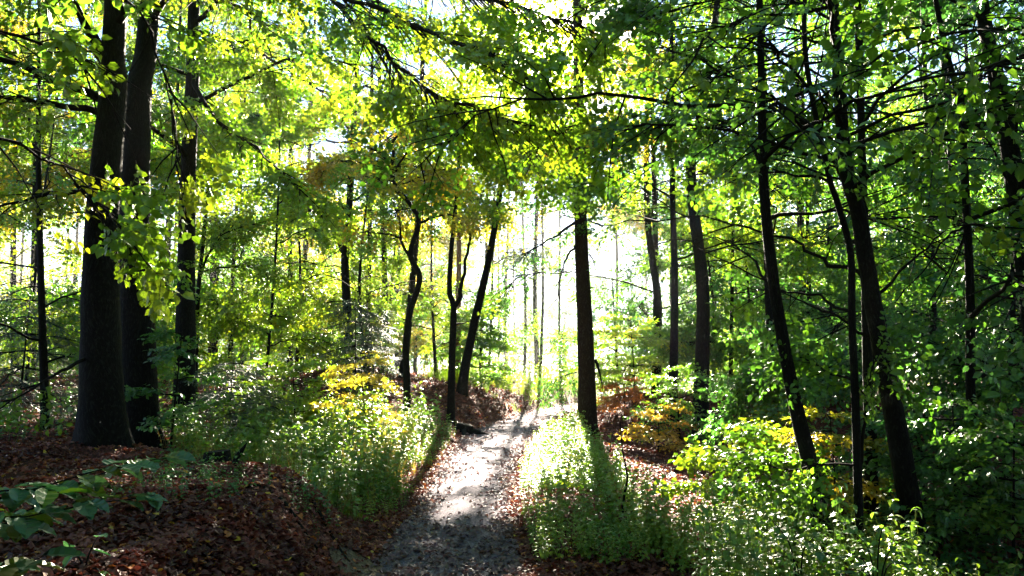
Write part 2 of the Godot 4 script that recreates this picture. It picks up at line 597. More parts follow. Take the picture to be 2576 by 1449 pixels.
# px: [x, y] pairs of the trunk from foot to the top of the picture; width in photo pixels at foot and top
func start_tree(called: String, label: String, cat: String, px: Array, d: float, w0: float, w1: float, tall: float, mat: Material, group := "", lean_d := 0.0, flare := 0.55) -> Array:
	var foot := at(px[0][0], px[0][1], d)
	foot = on_ground(foot.x, d)
	var t := Tree3.new()
	t.root = thing(called, label, cat, foot, group)
	t.foot = foot
	var ctrl := [foot - Vector3(0, 0.12, 0)]
	for k in range(1, px.size()):
		var p := at(px[k][0], px[k][1], d + lean_d * k / px.size())
		if p.y > foot.y + 0.15:
			ctrl.append(p)
	var last: Vector3 = ctrl[ctrl.size() - 1]
	if last.y < tall:
		var dir: Vector3 = (last - ctrl[maxi(0, ctrl.size() - 3)]).normalized()
		dir = (dir + Vector3.UP * 0.6).normalized()
		ctrl.append(last + dir * (tall - last.y) * 0.5)
		ctrl.append(last + dir * (tall - last.y) * 0.5 + Vector3(rf(-0.3, 0.3), (tall - last.y) * 0.5, rf(-0.3, 0.3)))
	var pts := trunk(t, ctrl, w0 * 0.5 / FOCAL * d, maxf(0.02, w1 * 0.5 / FOCAL * d * (0.45 if tall > 8.0 else 0.6)), mat, 16 if d < 20.0 else 10, flare)
	return [t, pts]

# ordinary limbs all round between two heights
func crown(t: Tree3, pts: PackedVector3Array, n: int, h0: float, h1: float, reach: float, r: float, rise := 0.25, leafy := 1.0, bare := 0.0) -> void:
	var foot_y := t.foot.y
	var turn := rf(0, TAU)
	for k in n:
		var h := lerpf(h0, h1, (k + rf(0.0, 1.0)) / n)
		var o := pts[pts.size() - 1]
		for i in pts.size() - 1:
			if pts[i + 1].y - foot_y > h:
				o = pts[i].lerp(pts[i + 1], clampf((h - (pts[i].y - foot_y)) / maxf(0.01, pts[i + 1].y - pts[i].y), 0.0, 1.0))
				break
		turn += 2.4 + rf(-0.5, 0.5)
		var l := reach * rf(0.6, 1.1) * (1.0 - 0.55 * clampf((h - h0) / maxf(0.1, h1 - h0), 0.0, 1.0) ** 2.0)
		var dir := Vector3(cos(turn), rise * rf(0.2, 1.6), sin(turn)).normalized()
		var a := o + dir * l * 0.4 + Vector3(0, 0.04 * l, 0)
		var b := o + dir * l * 0.75 + Vector3(rf(-0.1, 0.1) * l, 0.0, rf(-0.1, 0.1) * l)
		var c := o + dir * l + Vector3(rf(-0.12, 0.12) * l, -0.12 * l, rf(-0.12, 0.12) * l)
		limb(t, [o, a, b, c], r * (0.6 + 0.4 * l / reach), leafy, reach * 0.4, 0.15, null, bare, false)

func px_limb(t: Tree3, list: Array, w: float, leafy := 1.0, side_len := 1.0, from := 0.2, bare := 0.0) -> void:
	var ctrl := []
	for p in list:
		ctrl.append(at(p[0], p[1], p[2]))
	limb(t, ctrl, w * 0.5 / FOCAL * list[0][2], leafy, side_len, from, null, bare)

# a young tree with flat tiers of leaves; leaves joined into the crown
func sapling(called: String, label: String, px: float, py: float, d: float, tall: float, reach: float, pal: String, size := 1.0, n := 12, spray := "beech1", group := "", cat := "sapling") -> void:
	var p := at(px, py, d)
	var foot := on_ground(p.x, d)
	var t := Tree3.new()
	t.root = thing(called, label, cat, foot, group)
	t.foot = foot
	t.pal = pal
	t.size = size
	t.spray = spray
	t.all_kept = true
	t.flat = true
	var lean := Vector3(rf(-0.1, 0.1), 1, rf(-0.1, 0.1))
	var pts := trunk(t, [foot - Vector3(0, 0.05, 0), foot + lean * tall * 0.5, foot + lean * tall], 0.008 + tall * 0.008, 0.004, M.twig, 7, 0.3, 5)
	var turn := rf(0, TAU)
	for k in n:
		var h := (0.18 + 0.8 * (k + 0.5) / n) * tall
		var i := clampi(int(h / tall * (pts.size() - 1)), 0, pts.size() - 2)
		var o := pts[i]
		turn += 2.4
		var l := reach * rf(0.7, 1.1) * (1.0 - 0.6 * pow(h / tall, 2.0))
		var dir := Vector3(cos(turn), rf(0.0, 0.3), sin(turn)).normalized()
		if spray.begins_with("needle"):
			dir.y -= 0.25
		limb(t, [o, o + dir * l * 0.5, o + dir * l - Vector3(0, 0.1 * l, 0)], 0.006 + 0.004 * tall, 0.75, reach * 0.5, 0.1)
	finish(t)

# ------------------------------------------------------------------ the scene
func _ready() -> void:
	rng.seed = 7
	n_big.seed = 5; n_big.frequency = 0.05; n_big.fractal_octaves = 3
	n_col.seed = 8; n_col.frequency = 0.05; n_col.fractal_octaves = 3
	n_lit.seed = 4; n_lit.frequency = 0.05; n_lit.fractal_octaves = 3
	n_gnd.seed = 9; n_gnd.frequency = 0.05; n_gnd.fractal_octaves = 4
	build_light()
	PAL.green = [Color(0.04, 0.11, 0.03), Color(0.06, 0.15, 0.03), Color(0.09, 0.20, 0.02), Color(0.14, 0.25, 0.02), Color(0.24, 0.27, 0.02)]
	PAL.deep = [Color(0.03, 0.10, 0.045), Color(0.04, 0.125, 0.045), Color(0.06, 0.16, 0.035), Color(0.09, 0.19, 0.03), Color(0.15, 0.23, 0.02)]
	PAL.lime = [Color(0.08, 0.18, 0.02), Color(0.13, 0.24, 0.02), Color(0.18, 0.28, 0.02), Color(0.25, 0.29, 0.02), Color(0.38, 0.28, 0.02)]
	PAL.gold = [Color(0.13, 0.21, 0.02), Color(0.22, 0.26, 0.02), Color(0.34, 0.28, 0.02), Color(0.44, 0.26, 0.018), Color(0.46, 0.16, 0.02)]
	PAL.amber = [Color(0.32, 0.22, 0.02), Color(0.42, 0.26, 0.02), Color(0.46, 0.27, 0.025), Color(0.46, 0.22, 0.025), Color(0.40, 0.13, 0.02)]
	PAL.straw_leaf = [Color(0.24, 0.24, 0.03), Color(0.34, 0.29, 0.03), Color(0.42, 0.32, 0.04), Color(0.46, 0.32, 0.05), Color(0.44, 0.24, 0.04)]
	PAL.rust = [Color(0.25, 0.16, 0.02), Color(0.36, 0.15, 0.02), Color(0.38, 0.11, 0.02), Color(0.30, 0.07, 0.02), Color(0.22, 0.05, 0.02)]
	PAL.needle = [Color(0.03, 0.075, 0.05), Color(0.035, 0.09, 0.05), Color(0.05, 0.11, 0.055), Color(0.07, 0.13, 0.055), Color(0.09, 0.14, 0.05)]
	PAL.herb = [Color(0.06, 0.15, 0.04), Color(0.09, 0.20, 0.04), Color(0.14, 0.25, 0.035), Color(0.22, 0.29, 0.035), Color(0.32, 0.29, 0.035)]
	PAL.straw = [Color(0.16, 0.09, 0.04), Color(0.22, 0.13, 0.06), Color(0.28, 0.18, 0.08), Color(0.30, 0.21, 0.09), Color(0.24, 0.22, 0.06)]
	PAL.litter = [Color(0.018, 0.009, 0.008), Color(0.05, 0.017, 0.013), Color(0.105, 0.030, 0.021), Color(0.19, 0.055, 0.036), Color(0.32, 0.14, 0.10)]
	make_materials()
	make_sprays()
	print("t materials ", Time.get_ticks_msec())
	build_ground()
	print("t ground ", Time.get_ticks_msec())
	build_left_trees()
	build_middle_trees()
	build_right_trees()
	print("t near ", Time.get_ticks_msec())
	build_far_trees()
	# sunlit mist hanging in the clearing behind the first trees
	var mist := FogVolume.new()
	mist.name = "mist"
	mist.shape = 3
	mist.size = Vector3(90, 14, 70)
	mist.position = Vector3(2, 6.2, -58)
	var fm := FogMaterial.new()
	fm.density = 0.002
	fm.albedo = Color(0.97, 0.98, 0.95)
	mist.material = fm
	tag(mist, "bright mist in the far clearing beyond the path", "mist", "", "stuff")
	add_child(mist)
	print("t far ", Time.get_ticks_msec())
	build_near_wood()
	build_saplings()
	build_cover()
	build_foreground()
	print("t end ", Time.get_ticks_msec(), " sprays ", n_spray)

func build_light() -> void:
	var cam := Camera3D.new()
	cam.name = "camera"
	cam.fov = rad_to_deg(2.0 * atan(724.5 / FOCAL))
	cam.position = EYE
	cam.rotation_degrees = Vector3(PITCH, 0, 0)
	cam.near = 0.1
	cam.far = 1500.0
	add_child(cam)
	cam.current = true
	var sun := DirectionalLight3D.new()
	sun.name = "sun"
	sun.light_energy = 1.6
	sun.light_color = Color(1.0, 0.95, 0.86)
	sun.light_angular_distance = 0.55
	sun.shadow_enabled = true
	add_child(sun)
	sun.rotation = Vector3(deg_to_rad(-SUN_EL), PI - deg_to_rad(SUN_AZ), 0)
	var e := Environment.new()
	e.background_mode = Environment.BG_SKY
	var sm := ProceduralSkyMaterial.new()
	sm.sky_top_color = Color(0.023, 0.045, 0.08).linear_to_srgb()
	sm.sky_horizon_color = Color(0.07, 0.083, 0.10).linear_to_srgb()
	sm.sky_curve = 0.16
	sm.ground_horizon_color = Color(0.10, 0.10, 0.08).linear_to_srgb()
	sm.ground_bottom_color = Color(0.03, 0.03, 0.02).linear_to_srgb()
	sm.sun_angle_max = 25.0
	sm.sun_curve = 0.08
	var sky := Sky.new()
	sky.sky_material = sm
	e.sky = sky
	e.tonemap_mode = Environment.TONE_MAPPER_LINEAR
	e.tonemap_exposure = 27.0
	e.volumetric_fog_enabled = true
	e.volumetric_fog_density = 0.0001
	e.volumetric_fog_albedo = Color(0.95, 0.97, 1.0)
	e.volumetric_fog_anisotropy = 0.78
	e.sdfgi_enabled = true
	e.ssao_enabled = true
	e.ssil_enabled = true
	var w := WorldEnvironment.new()
	w.name = "environment"
	w.environment = e
	add_child(w)

# ------------------------------------------------------------------ ground, path, litter
func build_ground() -> void:
	var ds := PackedFloat32Array([-30, -15, -6, -2, 0, 1.5, 2.5])
	var step := 0.10
	var d := 3.0
	while d < 420.0:
		ds.append(d)
		step = maxf(0.09, d * 0.016)
		if d > 60.0:
			step = d * 0.12
		d += step
	var xs := PackedFloat32Array()
	for k in range(-110, 111):
		var u := k / 110.0
		xs.append(8.0 * u + 320.0 * signf(u) * pow(absf(u), 7.0))
	var mb := MB.new()
	for i in ds.size():
		for j in xs.size():
			var p := on_ground(xs[j], ds[i])
			var e := 0.05 + absf(ds[i]) * 0.004
			var nn := Vector3(gh(p.x - e, ds[i]) - gh(p.x + e, ds[i]), 2.0 * e, gh(p.x, ds[i] + e) - gh(p.x, ds[i] - e)).normalized() if ds[i] < 40.0 and absf(xs[j]) < 14.0 else Vector3.UP
			mb.vert(p, nn)
	for i in ds.size() - 1:
		for j in xs.size() - 1:
			var a := i * xs.size() + j
			var b := a + xs.size()
			mb.tri(a, b, a + 1); mb.tri(a + 1, b, b + 1)
	var g := put(mb, "ground", M.ground, self)
	tag(g, "woodland floor of brown fallen leaves", "", "", "structure")
	# the trodden path, its edges ragged
	mb = MB.new()
	var rows := 0
	d = -6.0
	while d < 44.0:
		var m := path_mid(d)
		var hw := path_half(d)
		for j in 13:
			var u := (j - 6) / 6.0
			var rag := 1.0 + 0.22 * n_gnd.get_noise_2d(d * 22.0, signf(u) * 700.0) * absf(u)
			var x := m + hw * u * rag
			var p := on_ground(x, d)
			p.y += 0.007 - 0.012 * pow(absf(u), 6.0)
			mb.vert(p, Vector3.UP)
		rows += 1
		d += 0.12 if d < 20.0 else 0.3
	for i in rows - 1:
		for j in 12:
			var a := i * 13 + j
			mb.tri(a, a + 13, a + 1); mb.tri(a + 1, a + 13, a + 14)
	var pa := put(mb, "path", M.path, self)
	tag(pa, "trodden grey earth footpath winding into the wood", "", "", "structure")
	# fallen leaves
	var lm := MB.new()
	rng.seed = 55
	lm.leaf(Vector3(-0.5, 0.06, 0), Basis.IDENTITY, 1.0, 0.75, Color.WHITE, 0.22, 0.12)
	var leaf_mesh := lm.mesh()
	var places := []
	var tints := PackedColorArray()
	for k in 165000:
		var dd := 3.0 * pow(10.0, rng.randf())
		if dd < 4.0 and rng.randf() < 0.5:
			continue
		var x := rf(-0.72, 0.72) * dd
		var off := absf(x - path_mid(dd)) / path_half(dd)
		if off < 1.0:
			var clear := 0.93 if dd > 8.0 else 0.55
			if rng.randf() < clear * (1.0 - pow(off, 3.0)):
				continue
		if off > 1.2 and dd < 11.0 and n_gnd.get_noise_2d(x * 25.0 + 11.0, dd * 25.0) < -0.08 and rng.randf() < 0.65:
			continue
		if pow((x + 1.16) / 0.27, 2.0) + pow((dd - 6.3) / 0.46, 2.0) < 0.8 and rng.randf() < 0.7:
			continue
		var p := on_ground(x, dd)
		var s := rf(0.035, 0.075) * (1.0 if dd < 10.0 else 1.0 + (dd - 10.0) * 0.045)
		var b := Basis(Vector3.UP, rf(0, TAU)) * Basis(Vector3.RIGHT, rf(-0.5, 0.5)) * Basis(Vector3.BACK, rf(-0.45, 0.45))
		if rng.randf() < 0.25:
			b = b * Basis(Vector3.RIGHT, PI)
		places.append(Transform3D(b.scaled_local(Vector3(s, s, s)), p + Vector3(0, 0.012 + 0.1 * s, 0)))
		var c := leaf_color(p * 3.0, "litter")
		if rng.randf() < 0.02:
			c = Color(0.42, 0.28, 0.03)
		elif rng.randf() < 0.05:
			c = Color(0.34, 0.12, 0.03)
		if off < 1.0:
			c = c.lerp(Color(0.13, 0.105, 0.125), 0.7)
		tints.append(c)
	var li := many("leaf_litter", leaf_mesh, M.litter, places, tints, self)
	tag(li, "carpet of fallen brown and rust leaves over the forest floor", "leaves", "", "stuff")

# ------------------------------------------------------------------ trees on the left
func build_left_trees() -> void:
	rng.seed = 201
	var r := start_tree("beech_tree", "thickest black trunk on the left bank, front of the pair", "tree", [[268, 1160], [258, 1000], [253, 720], [262, 480], [285, 220], [292, 0]], 9.5, 116, 76, 20.0, M.bark)
	var t: Tree3 = r[0]
	t.pal = "lime"
	px_limb(t, [[262, 285, 9.5], [150, 262, 9.3], [20, 244, 9.0], [-160, 215, 8.6]], 22, 0.8, 1.2, 0.3)
	px_limb(t, [[248, 482, 9.5], [160, 484, 9.2], [60, 505, 8.8], [-120, 560, 8.4]], 16, 0.9, 1.2, 0.25)
	px_limb(t, [[290, 190, 9.5], [215, 60, 9.4], [160, -60, 9.3], [100, -250, 9.2]], 40, 0.4, 1.2, 0.5)
	px_limb(t, [[240, 890, 9.5], [170, 925, 9.0], [90, 975, 8.6], [-20, 1040, 8.2]], 12, 0.3, 0.8, 0.5, 0.6)
	crown(t, r[1], 14, 4.6, 12.0, 4.6, 0.06, 0.2)
	finish(t)
	r = start_tree("beech_tree", "thick dark trunk standing just behind the front pair trunk on the left bank", "tree", [[352, 1130], [350, 1000], [343, 720], [340, 480], [352, 220], [378, 0]], 11.0, 104, 72, 21.0, M.bark)
	t = r[0]
	t.pal = "green"
	t.spray = "beech1"
	crown(t, r[1], 14, 4.2, 13.0, 4.8, 0.06, 0.15)
	finish(t)
	r = start_tree("oak_tree", "furrowed straight trunk right of the thick pair on the left", "tree", [[465, 1055], [466, 900], [468, 720], [472, 480], [484, 200], [488, 0]], 14.0, 58, 42, 21.0, M.bark)
	t = r[0]
	t.pal = "lime"
	t.spray = "wide0"
	px_limb(t, [[486, 60, 14], [640, -60, 13], [882, 2, 11.5], [1080, 82, 10.5], [1277, 160, 9.8], [1345, 235, 9.6]], 16, 2.0, 1.5, 0.25)
	px_limb(t, [[486, 20, 14], [700, -90, 12.5], [857, 25, 11.5], [960, 115, 11], [1100, 240, 10.6], [1270, 292, 10.2], [1420, 335, 9.9]], 14, 2.0, 1.4, 0.3)
	px_limb(t, [[486, -20, 14], [800, -160, 12.2], [1100, -50, 11.2], [1300, 20, 10.6], [1470, 70, 10.2]], 13, 1.9, 1.3, 0.35)
	px_limb(t, [[488, 150, 14], [520, 280, 13.5], [640, 370, 13], [760, 480, 12.5]], 14, 1.0, 1.2, 0.15)
	crown(t, r[1], 14, 4.0, 14.0, 4.6, 0.05, 0.2)
	finish(t)
	# slender forked tree beside the oak
	r = start_tree("young_tree", "slender tree with fanned bare forks right of the furrowed trunk", "tree", [[492, 960], [497, 760], [510, 620], [520, 520]], 17.0, 13, 9, 6.0, M.bark)
	t = r[0]
	t.pal = "lime"
	px_limb(t, [[497, 720, 17], [520, 650, 17], [560, 590, 16.8], [640, 560, 16.5]], 8, 0.8, 1.0, 0.3)
	px_limb(t, [[500, 690, 17], [545, 600, 17.2], [590, 540, 17.4]], 7, 0.8, 1.0, 0.3)
	crown(t, r[1], 6, 2.6, 6.0, 2.0, 0.02)
	finish(t)
	# a beech just outside the left edge whose low branches hang into view
	r = start_tree("beech_tree", "beech whose leafy twigs hang before the thick trunks at the upper left", "tree", [[-330, 1500], [-330, 900], [-320, 400], [-300, -100]], 6.2, 60, 44, 14.0, M.bark)
	t = r[0]
	t.pal = "lime"
	t.spray = "wide1"
	t.size = 0.95
	px_limb(t, [[-320, 60, 6.2], [-60, 60, 6.2], [160, 130, 6.3], [330, 330, 6.5]], 16, 1.3, 1.1, 0.3)
	px_limb(t, [[-320, 260, 6.2], [-60, 330, 6.2], [150, 420, 6.4], [310, 580, 6.6]], 14, 1.2, 1.0, 0.3)
	px_limb(t, [[-300, -60, 6.2], [0, -60, 6.6], [300, 0, 6.9], [420, 180, 7.2], [440, 420, 7.4]], 16, 1.2, 1.0, 0.35)
	crown(t, r[1], 8, 4.0, 8.0, 3.4, 0.03)
	finish(t)

func build_middle_trees() -> void:
	rng.seed = 301
	var r := start_tree("oak_tree", "dark trunk forking low behind the small spruce left of centre", "tree", [[880, 985], [878, 880], [872, 760], [868, 640], [880, 500], [890, 300]], 24.0, 29, 22, 17.0, M.bark)
	var t: Tree3 = r[0]
	t.pal = "lime"
	t.size = 1.4
	px_limb(t, [[868, 650, 24], [846, 600, 24], [815, 560, 23.5], [770, 520, 23]], 12, 0.8, 1.4, 0.4)
	crown(t, r[1], 22, 3.8, 15.0, 4.6, 0.05, 0.2, 1.5)
	finish(t)
	r = start_tree("slim_tree", "slim straight dark trunk between the forked oak and the crooked tree", "tree", [[971, 950], [970, 800], [966, 640], [960, 460], [955, 200]], 28.0, 18, 14, 18.0, M.bark)
	t = r[0]
	t.pal = "lime"
	t.size = 1.5
	crown(t, r[1], 12, 4.5, 16.0, 4.2, 0.04)
	finish(t)
	r = start_tree("crooked_tree", "crooked slender tree with zigzag black stem left of the path", "tree", [[1024, 1050], [1024, 960], [1021, 880], [1030, 790], [1056, 700], [1032, 640], [1054, 560], [1036, 520], [1003, 478], [985, 440], [990, 380]], 17.0, 20, 10, 6.6, M.bark)
	t = r[0]
	t.pal = "gold"
	t.size = 1.2
	px_limb(t, [[1031, 645, 17], [1008, 605, 17], [1004, 550, 16.8], [985, 500, 16.6]], 9, 0.6, 0.8, 0.5)
	px_limb(t, [[1054, 562, 17], [1090, 548, 16.8], [1130, 540, 16.5], [1165, 555, 16.3]], 8, 0.7, 0.8, 0.3)
	px_limb(t, [[1010, 600, 17], [980, 590, 16.8], [930, 585, 16.4], [890, 565, 16.2]], 7, 0.7, 0.9, 0.3)
	px_limb(t, [[990, 450, 17], [1010, 400, 16.8], [1060, 360, 16.5], [1110, 350, 16.2]], 8, 1.4, 1.1, 0.1)
	px_limb(t, [[988, 430, 17], [960, 390, 17], [900, 360, 16.8], [850, 340, 16.5]], 8, 1.4, 1.1, 0.1)
	crown(t, r[1], 9, 4.6, 6.6, 2.6, 0.02, 0.2, 1.8)
	finish(t)
	r = start_tree("leaning_tree", "leaning dark stem close behind the crooked tree", "tree", [[1012, 960], [1024, 850], [1038, 700], [1050, 560], [1056, 380]], 25.0, 22, 16, 17.0, M.bark)
	t = r[0]
	t.pal = "gold"
	t.size = 1.4
	crown(t, r[1], 11, 4.5, 15.0, 4.2, 0.04)
	finish(t)
	r = start_tree("forked_tree", "slender black tree with a Y fork above the mossy stump", "tree", [[1134, 1038], [1137, 900], [1141, 775], [1131, 730], [1136, 620], [1150, 480]], 18.6, 21, 9, 8.0, M.bark)
	t = r[0]
	t.pal = "lime"
	t.size = 1.2
	px_limb(t, [[1141, 775, 18.6], [1160, 735, 18.6], [1168, 670, 18.6], [1182, 600, 18.5], [1197, 555, 18.4], [1215, 480, 18.2]], 13, 0.5, 1.0, 0.65)
	px_limb(t, [[1150, 815, 18.6], [1175, 810, 18.3], [1200, 795, 18.0]], 5, 1.4, 0.5, 0.2)
	crown(t, r[1], 7, 5.0, 8.0, 2.6, 0.02, 0.2, 1.2)
	finish(t)
	r = start_tree("pine_tree", "straight reddish pine trunk behind the Y-forked tree", "tree", [[1152, 985], [1153, 800], [1155, 600], [1158, 400], [1160, 200]], 27.0, 16, 13, 20.0, M.pine_bark)
	t = r[0]
	t.pal = "needle"
	t.spray = "needle0"
	t.size = 1.9
	crown(t, r[1], 10, 12.0, 19.0, 3.0, 0.04)
	finish(t)
	r = start_tree("leaning_tree", "mossy trunk leaning right with a flared foot on the red bank", "tree", [[1160, 985], [1172, 915], [1196, 800], [1222, 690], [1241, 590], [1258, 480], [1270, 300]], 23.0, 26, 18, 17.0, M.bark, "", 0.0, 1.1)
	t = r[0]
	t.pal = "gold"
	t.size = 1.3
	crown(t, r[1], 12, 4.8, 15.0, 4.6, 0.04)
	finish(t)
	for q in [[1213, 960, 1210, 860, 1222, 660, 30.0, 9, "thin dark stem right behind the leaning mossy trunk"], [1226, 950, 1234, 850, 1240, 640, 33.0, 8, "thinnest dark stem beside the bright gap over the path"]]:
		r = start_tree("slim_tree", q[8], "tree", [[q[0], q[1]], [q[2], q[3]], [q[4], q[5]], [q[4] + 6, 400]], q[6], q[7], q[7] * 0.7, 13.0, M.bark)
		t = r[0]
		t.pal = "lime"
		t.size = 1.6
		crown(t, r[1], 8, 4.0, 12.0, 3.6, 0.03)
		finish(t)
	# the tall spruce beside the path
	r = start_tree("spruce_tree", "tall straight brown spruce trunk right of the path", "tree", [[1478, 1092], [1476, 960], [1470, 780], [1462, 600], [1456, 300], [1452, 0]], 18.0, 52, 30, 24.0, M.spruce_bark, "", 0.0, 0.35)
	t = r[0]
	t.pal = "needle"
	t.spray = "needle1"
	t.size = 1.3
	px_limb(t, [[1497, 905, 18], [1507, 930, 17.9], [1512, 960, 17.8], [1516, 985, 17.7]], 9, 0.2, 0.3, 0.9, 1.0)
	px_limb(t, [[1446, 620, 18], [1425, 650, 17.6], [1408, 700, 17.2], [1400, 760, 17]], 7, 1.6, 0.7, 0.2)
	px_limb(t, [[1446, 560, 18], [1400, 590, 17.4], [1350, 620, 16.8], [1320, 640, 16.5]], 8, 0.8, 0.5, 0.5, 0.4)
	px_limb(t, [[1482, 640, 18], [1492, 655, 18], [1500, 690, 18]], 5, 0.4, 0.3, 0.5, 0.8)
	crown(t, r[1], 16, 8.0, 23.0, 2.6, 0.03, -0.1)
	finish(t)

func build_right_trees() -> void:
	rng.seed = 401
	var r := start_tree("oak_tree", "dark curved trunk nearest the spruce on its right", "tree", [[1650, 1010], [1652, 880], [1655, 760], [1642, 660], [1630, 560], [1626, 420], [1630, 200]], 24.0, 26, 18, 18.0, M.bark)
	var t: Tree3 = r[0]
	t.pal = "lime"
	t.size = 1.35
	crown(t, r[1], 17, 4.4, 16.0, 4.4, 0.026, 0.2, 1.7)
	finish(t)
	r = start_tree("slim_tree", "slim stem with a thicker foot left of the twin right trunks", "tree", [[1690, 1096], [1692, 1000], [1696, 840], [1697, 680], [1692, 500], [1690, 200]], 19.0, 29, 11, 15.0, M.bark)
	t = r[0]
	t.pal = "lime"
	t.size = 1.2
	crown(t, r[1], 10, 3.6, 13.0, 3.6, 0.03)
	finish(t)
	r = start_tree("oak_tree", "thick dark trunk standing in the brown leaf hollow right of the path", "tree", [[1761, 1112], [1764, 980], [1768, 840], [1766, 700], [1740, 480], [1742, 380], [1764, 280], [1790, 120]], 18.0, 44, 26, 18.0, M.bark)
	t = r[0]
	t.pal = "green"
	t.size = 1.15
	px_limb(t, [[1742, 420, 18], [1700, 330, 17.8], [1680, 230, 17.5]], 14, 0.8, 1.2, 0.3)
	crown(t, r[1], 17, 4.0, 15.0, 4.6, 0.026, 0.2, 1.7)
	finish(t)
	r = start_tree("slim_tree", "straight dark trunk at the right end of the brown leaf mound", "tree", [[1942, 1155], [1942, 1000], [1938, 840], [1930, 640], [1925, 300]], 16.0, 30, 20, 16.0, M.bark)
	t = r[0]
	t.pal = "green"
	t.size = 1.1
	crown(t, r[1], 15, 3.4, 14.0, 4.2, 0.026, 0.2, 1.7)
	finish(t)
	r = start_tree("leaning_tree", "dark trunk leaning left from the lower right saplings up to the canopy", "tree", [[2090, 1449], [2066, 1330], [2040, 1180], [2006, 1040], [1974, 880], [1945, 700], [1922, 480], [1917, 300], [1912, 60]], 7.4, 50, 24, 12.0, M.bark)
	t = r[0]
	t.pal = "green"
	t.spray = "wide2"
	px_limb(t, [[1950, 730, 7.4], [1880, 640, 7.8], [1800, 600, 8.4], [1700, 640, 9.0]], 9, 1.6, 1.0, 0.2)
	px_limb(t, [[1920, 420, 7.4], [1850, 330, 7.8], [1750, 290, 8.3], [1640, 330, 8.8]], 9, 1.8, 1.0, 0.15)
	crown(t, r[1], 14, 3.0, 11.0, 3.8, 0.026, 0.2, 1.6)
	finish(t)
	# the big leaning beech and its companions
	r = start_tree("beech_tree", "large black trunk leaning left through the right thicket", "tree", [[2325, 1448], [2268, 1150], [2218, 874], [2190, 730], [2160, 540], [2128, 420], [2107, 150], [2096, 0]], 7.6, 58, 40, 15.0, M.bark)
	t = r[0]
	t.pal = "green"
	t.spray = "wide3"
	px_limb(t, [[2140, 392, 7.6], [2032, 312, 7.9], [1897, 222, 8.3], [1712, 140, 8.8], [1560, 95, 9.2]], 15, 1.2, 1.2, 0.15)
	px_limb(t, [[2150, 470, 7.6], [2060, 436, 7.9], [1920, 385, 8.4], [1787, 355, 8.8]], 9, 1.2, 1.0, 0.15)
	px_limb(t, [[2176, 700, 7.6], [2062, 645, 7.9], [1937, 582, 8.3], [1712, 545, 8.9], [1500, 572, 9.4]], 14, 1.3, 1.0, 0.15)
	px_limb(t, [[2200, 860, 7.6], [2110, 800, 7.8], [2040, 765, 8.1], [1952, 732, 8.5], [1850, 720, 8.8]], 10, 1.2, 0.9, 0.15)
	px_limb(t, [[2190, 760, 7.6], [2290, 660, 7.7], [2360, 590, 7.8], [2430, 560, 7.9]], 10, 1.1, 0.9, 0.2)
	px_limb(t, [[2100, 60, 7.6], [1950, -10, 7.9], [1750, 10, 8.3], [1560, 60, 8.7]], 10, 2.6, 1.2, 0.1)
	px_limb(t, [[2104, 130, 7.6], [1960, 60, 7.2], [1800, 70, 7.0], [1650, 110, 6.8]], 9, 2.2, 1.1, 0.1)
	px_limb(t, [[2115, 260, 7.6], [1990, 200, 8.4], [1850, 210, 9.0], [1700, 260, 9.6]], 9, 2.0, 1.1, 0.1)
	px_limb(t, [[2098, 20, 7.6], [1800, -70, 8.2], [1500, 10, 9.0], [1310, 150, 9.6]], 11, 2.0, 1.2, 0.3)
	px_limb(t, [[2096, 0, 7.6], [1780, -120, 8.6], [1560, 60, 9.4], [1430, 240, 10.0], [1350, 380, 10.4]], 10, 1.8, 1.1, 0.35)
	crown(t, r[1], 21, 3.4, 9.0, 4.0, 0.026, 0.2, 1.7)
	finish(t)
	r = start_tree("young_tree", "thin upright twin stem just left of the large leaning trunk", "tree", [[2158, 1445], [2160, 1300], [2153, 1050], [2143, 800], [2140, 640], [2110, 520], [2080, 420]], 7.0, 24, 9, 5.6, M.bark)
	t = r[0]
	t.pal = "green"
	t.spray = "beech2"
	px_limb(t, [[2160, 1180, 7.0], [2178, 1050, 7.0], [2186, 960, 7.0], [2200, 880, 7.0]], 11, 0.8, 0.7, 0.5)
	px_limb(t, [[2142, 955, 7.0], [2080, 935, 7.2], [2030, 905, 7.4], [1987, 894, 7.6]], 9, 0.8, 0.6, 0.3)
	px_limb(t, [[2143, 790, 7.0], [2060, 740, 7.3], [1947, 725, 7.7], [1830, 660, 8.2], [1712, 598, 8.6]], 9, 1.2, 0.8, 0.15)
	px_limb(t, [[2152, 1170, 7.0], [2080, 1165, 7.1], [1990, 1180, 7.3], [1890, 1165, 7.6]], 7, 1.3, 0.6, 0.2)
	crown(t, r[1], 10, 3.0, 5.6, 2.4, 0.02, 0.2, 1.5)
	finish(t)
	r = start_tree("slim_tree", "dark trunk showing between the twin stem and the large leaning trunk", "tree", [[2190, 1420], [2192, 1200], [2186, 1000], [2180, 800], [2172, 500]], 8.6, 38, 28, 13.0, M.bark)
	t = r[0]
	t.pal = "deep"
	t.spray = "beech3"
	crown(t, r[1], 12, 3.2, 9.0, 3.6, 0.026, 0.2, 1.5)
	finish(t)
	r = start_tree("young_tree", "tall slim wavy trunk inside the right edge of the wood", "tree", [[2468, 1449], [2460, 1220], [2442, 1000], [2440, 724], [2426, 420], [2420, 290], [2400, 200], [2354, 0]], 8.6, 28, 15, 12.0, M.bark)
	t = r[0]
	t.pal = "deep"
	t.spray = "beech0"
	px_limb(t, [[2420, 290, 8.6], [2440, 200, 8.6], [2500, 120, 8.6]], 12, 0.8, 1.0, 0.3)
	px_limb(t, [[2440, 560, 8.6], [2380, 600, 8.4], [2320, 690, 8.2], [2270, 740, 8.1]], 8, 0.8, 0.9, 0.3)
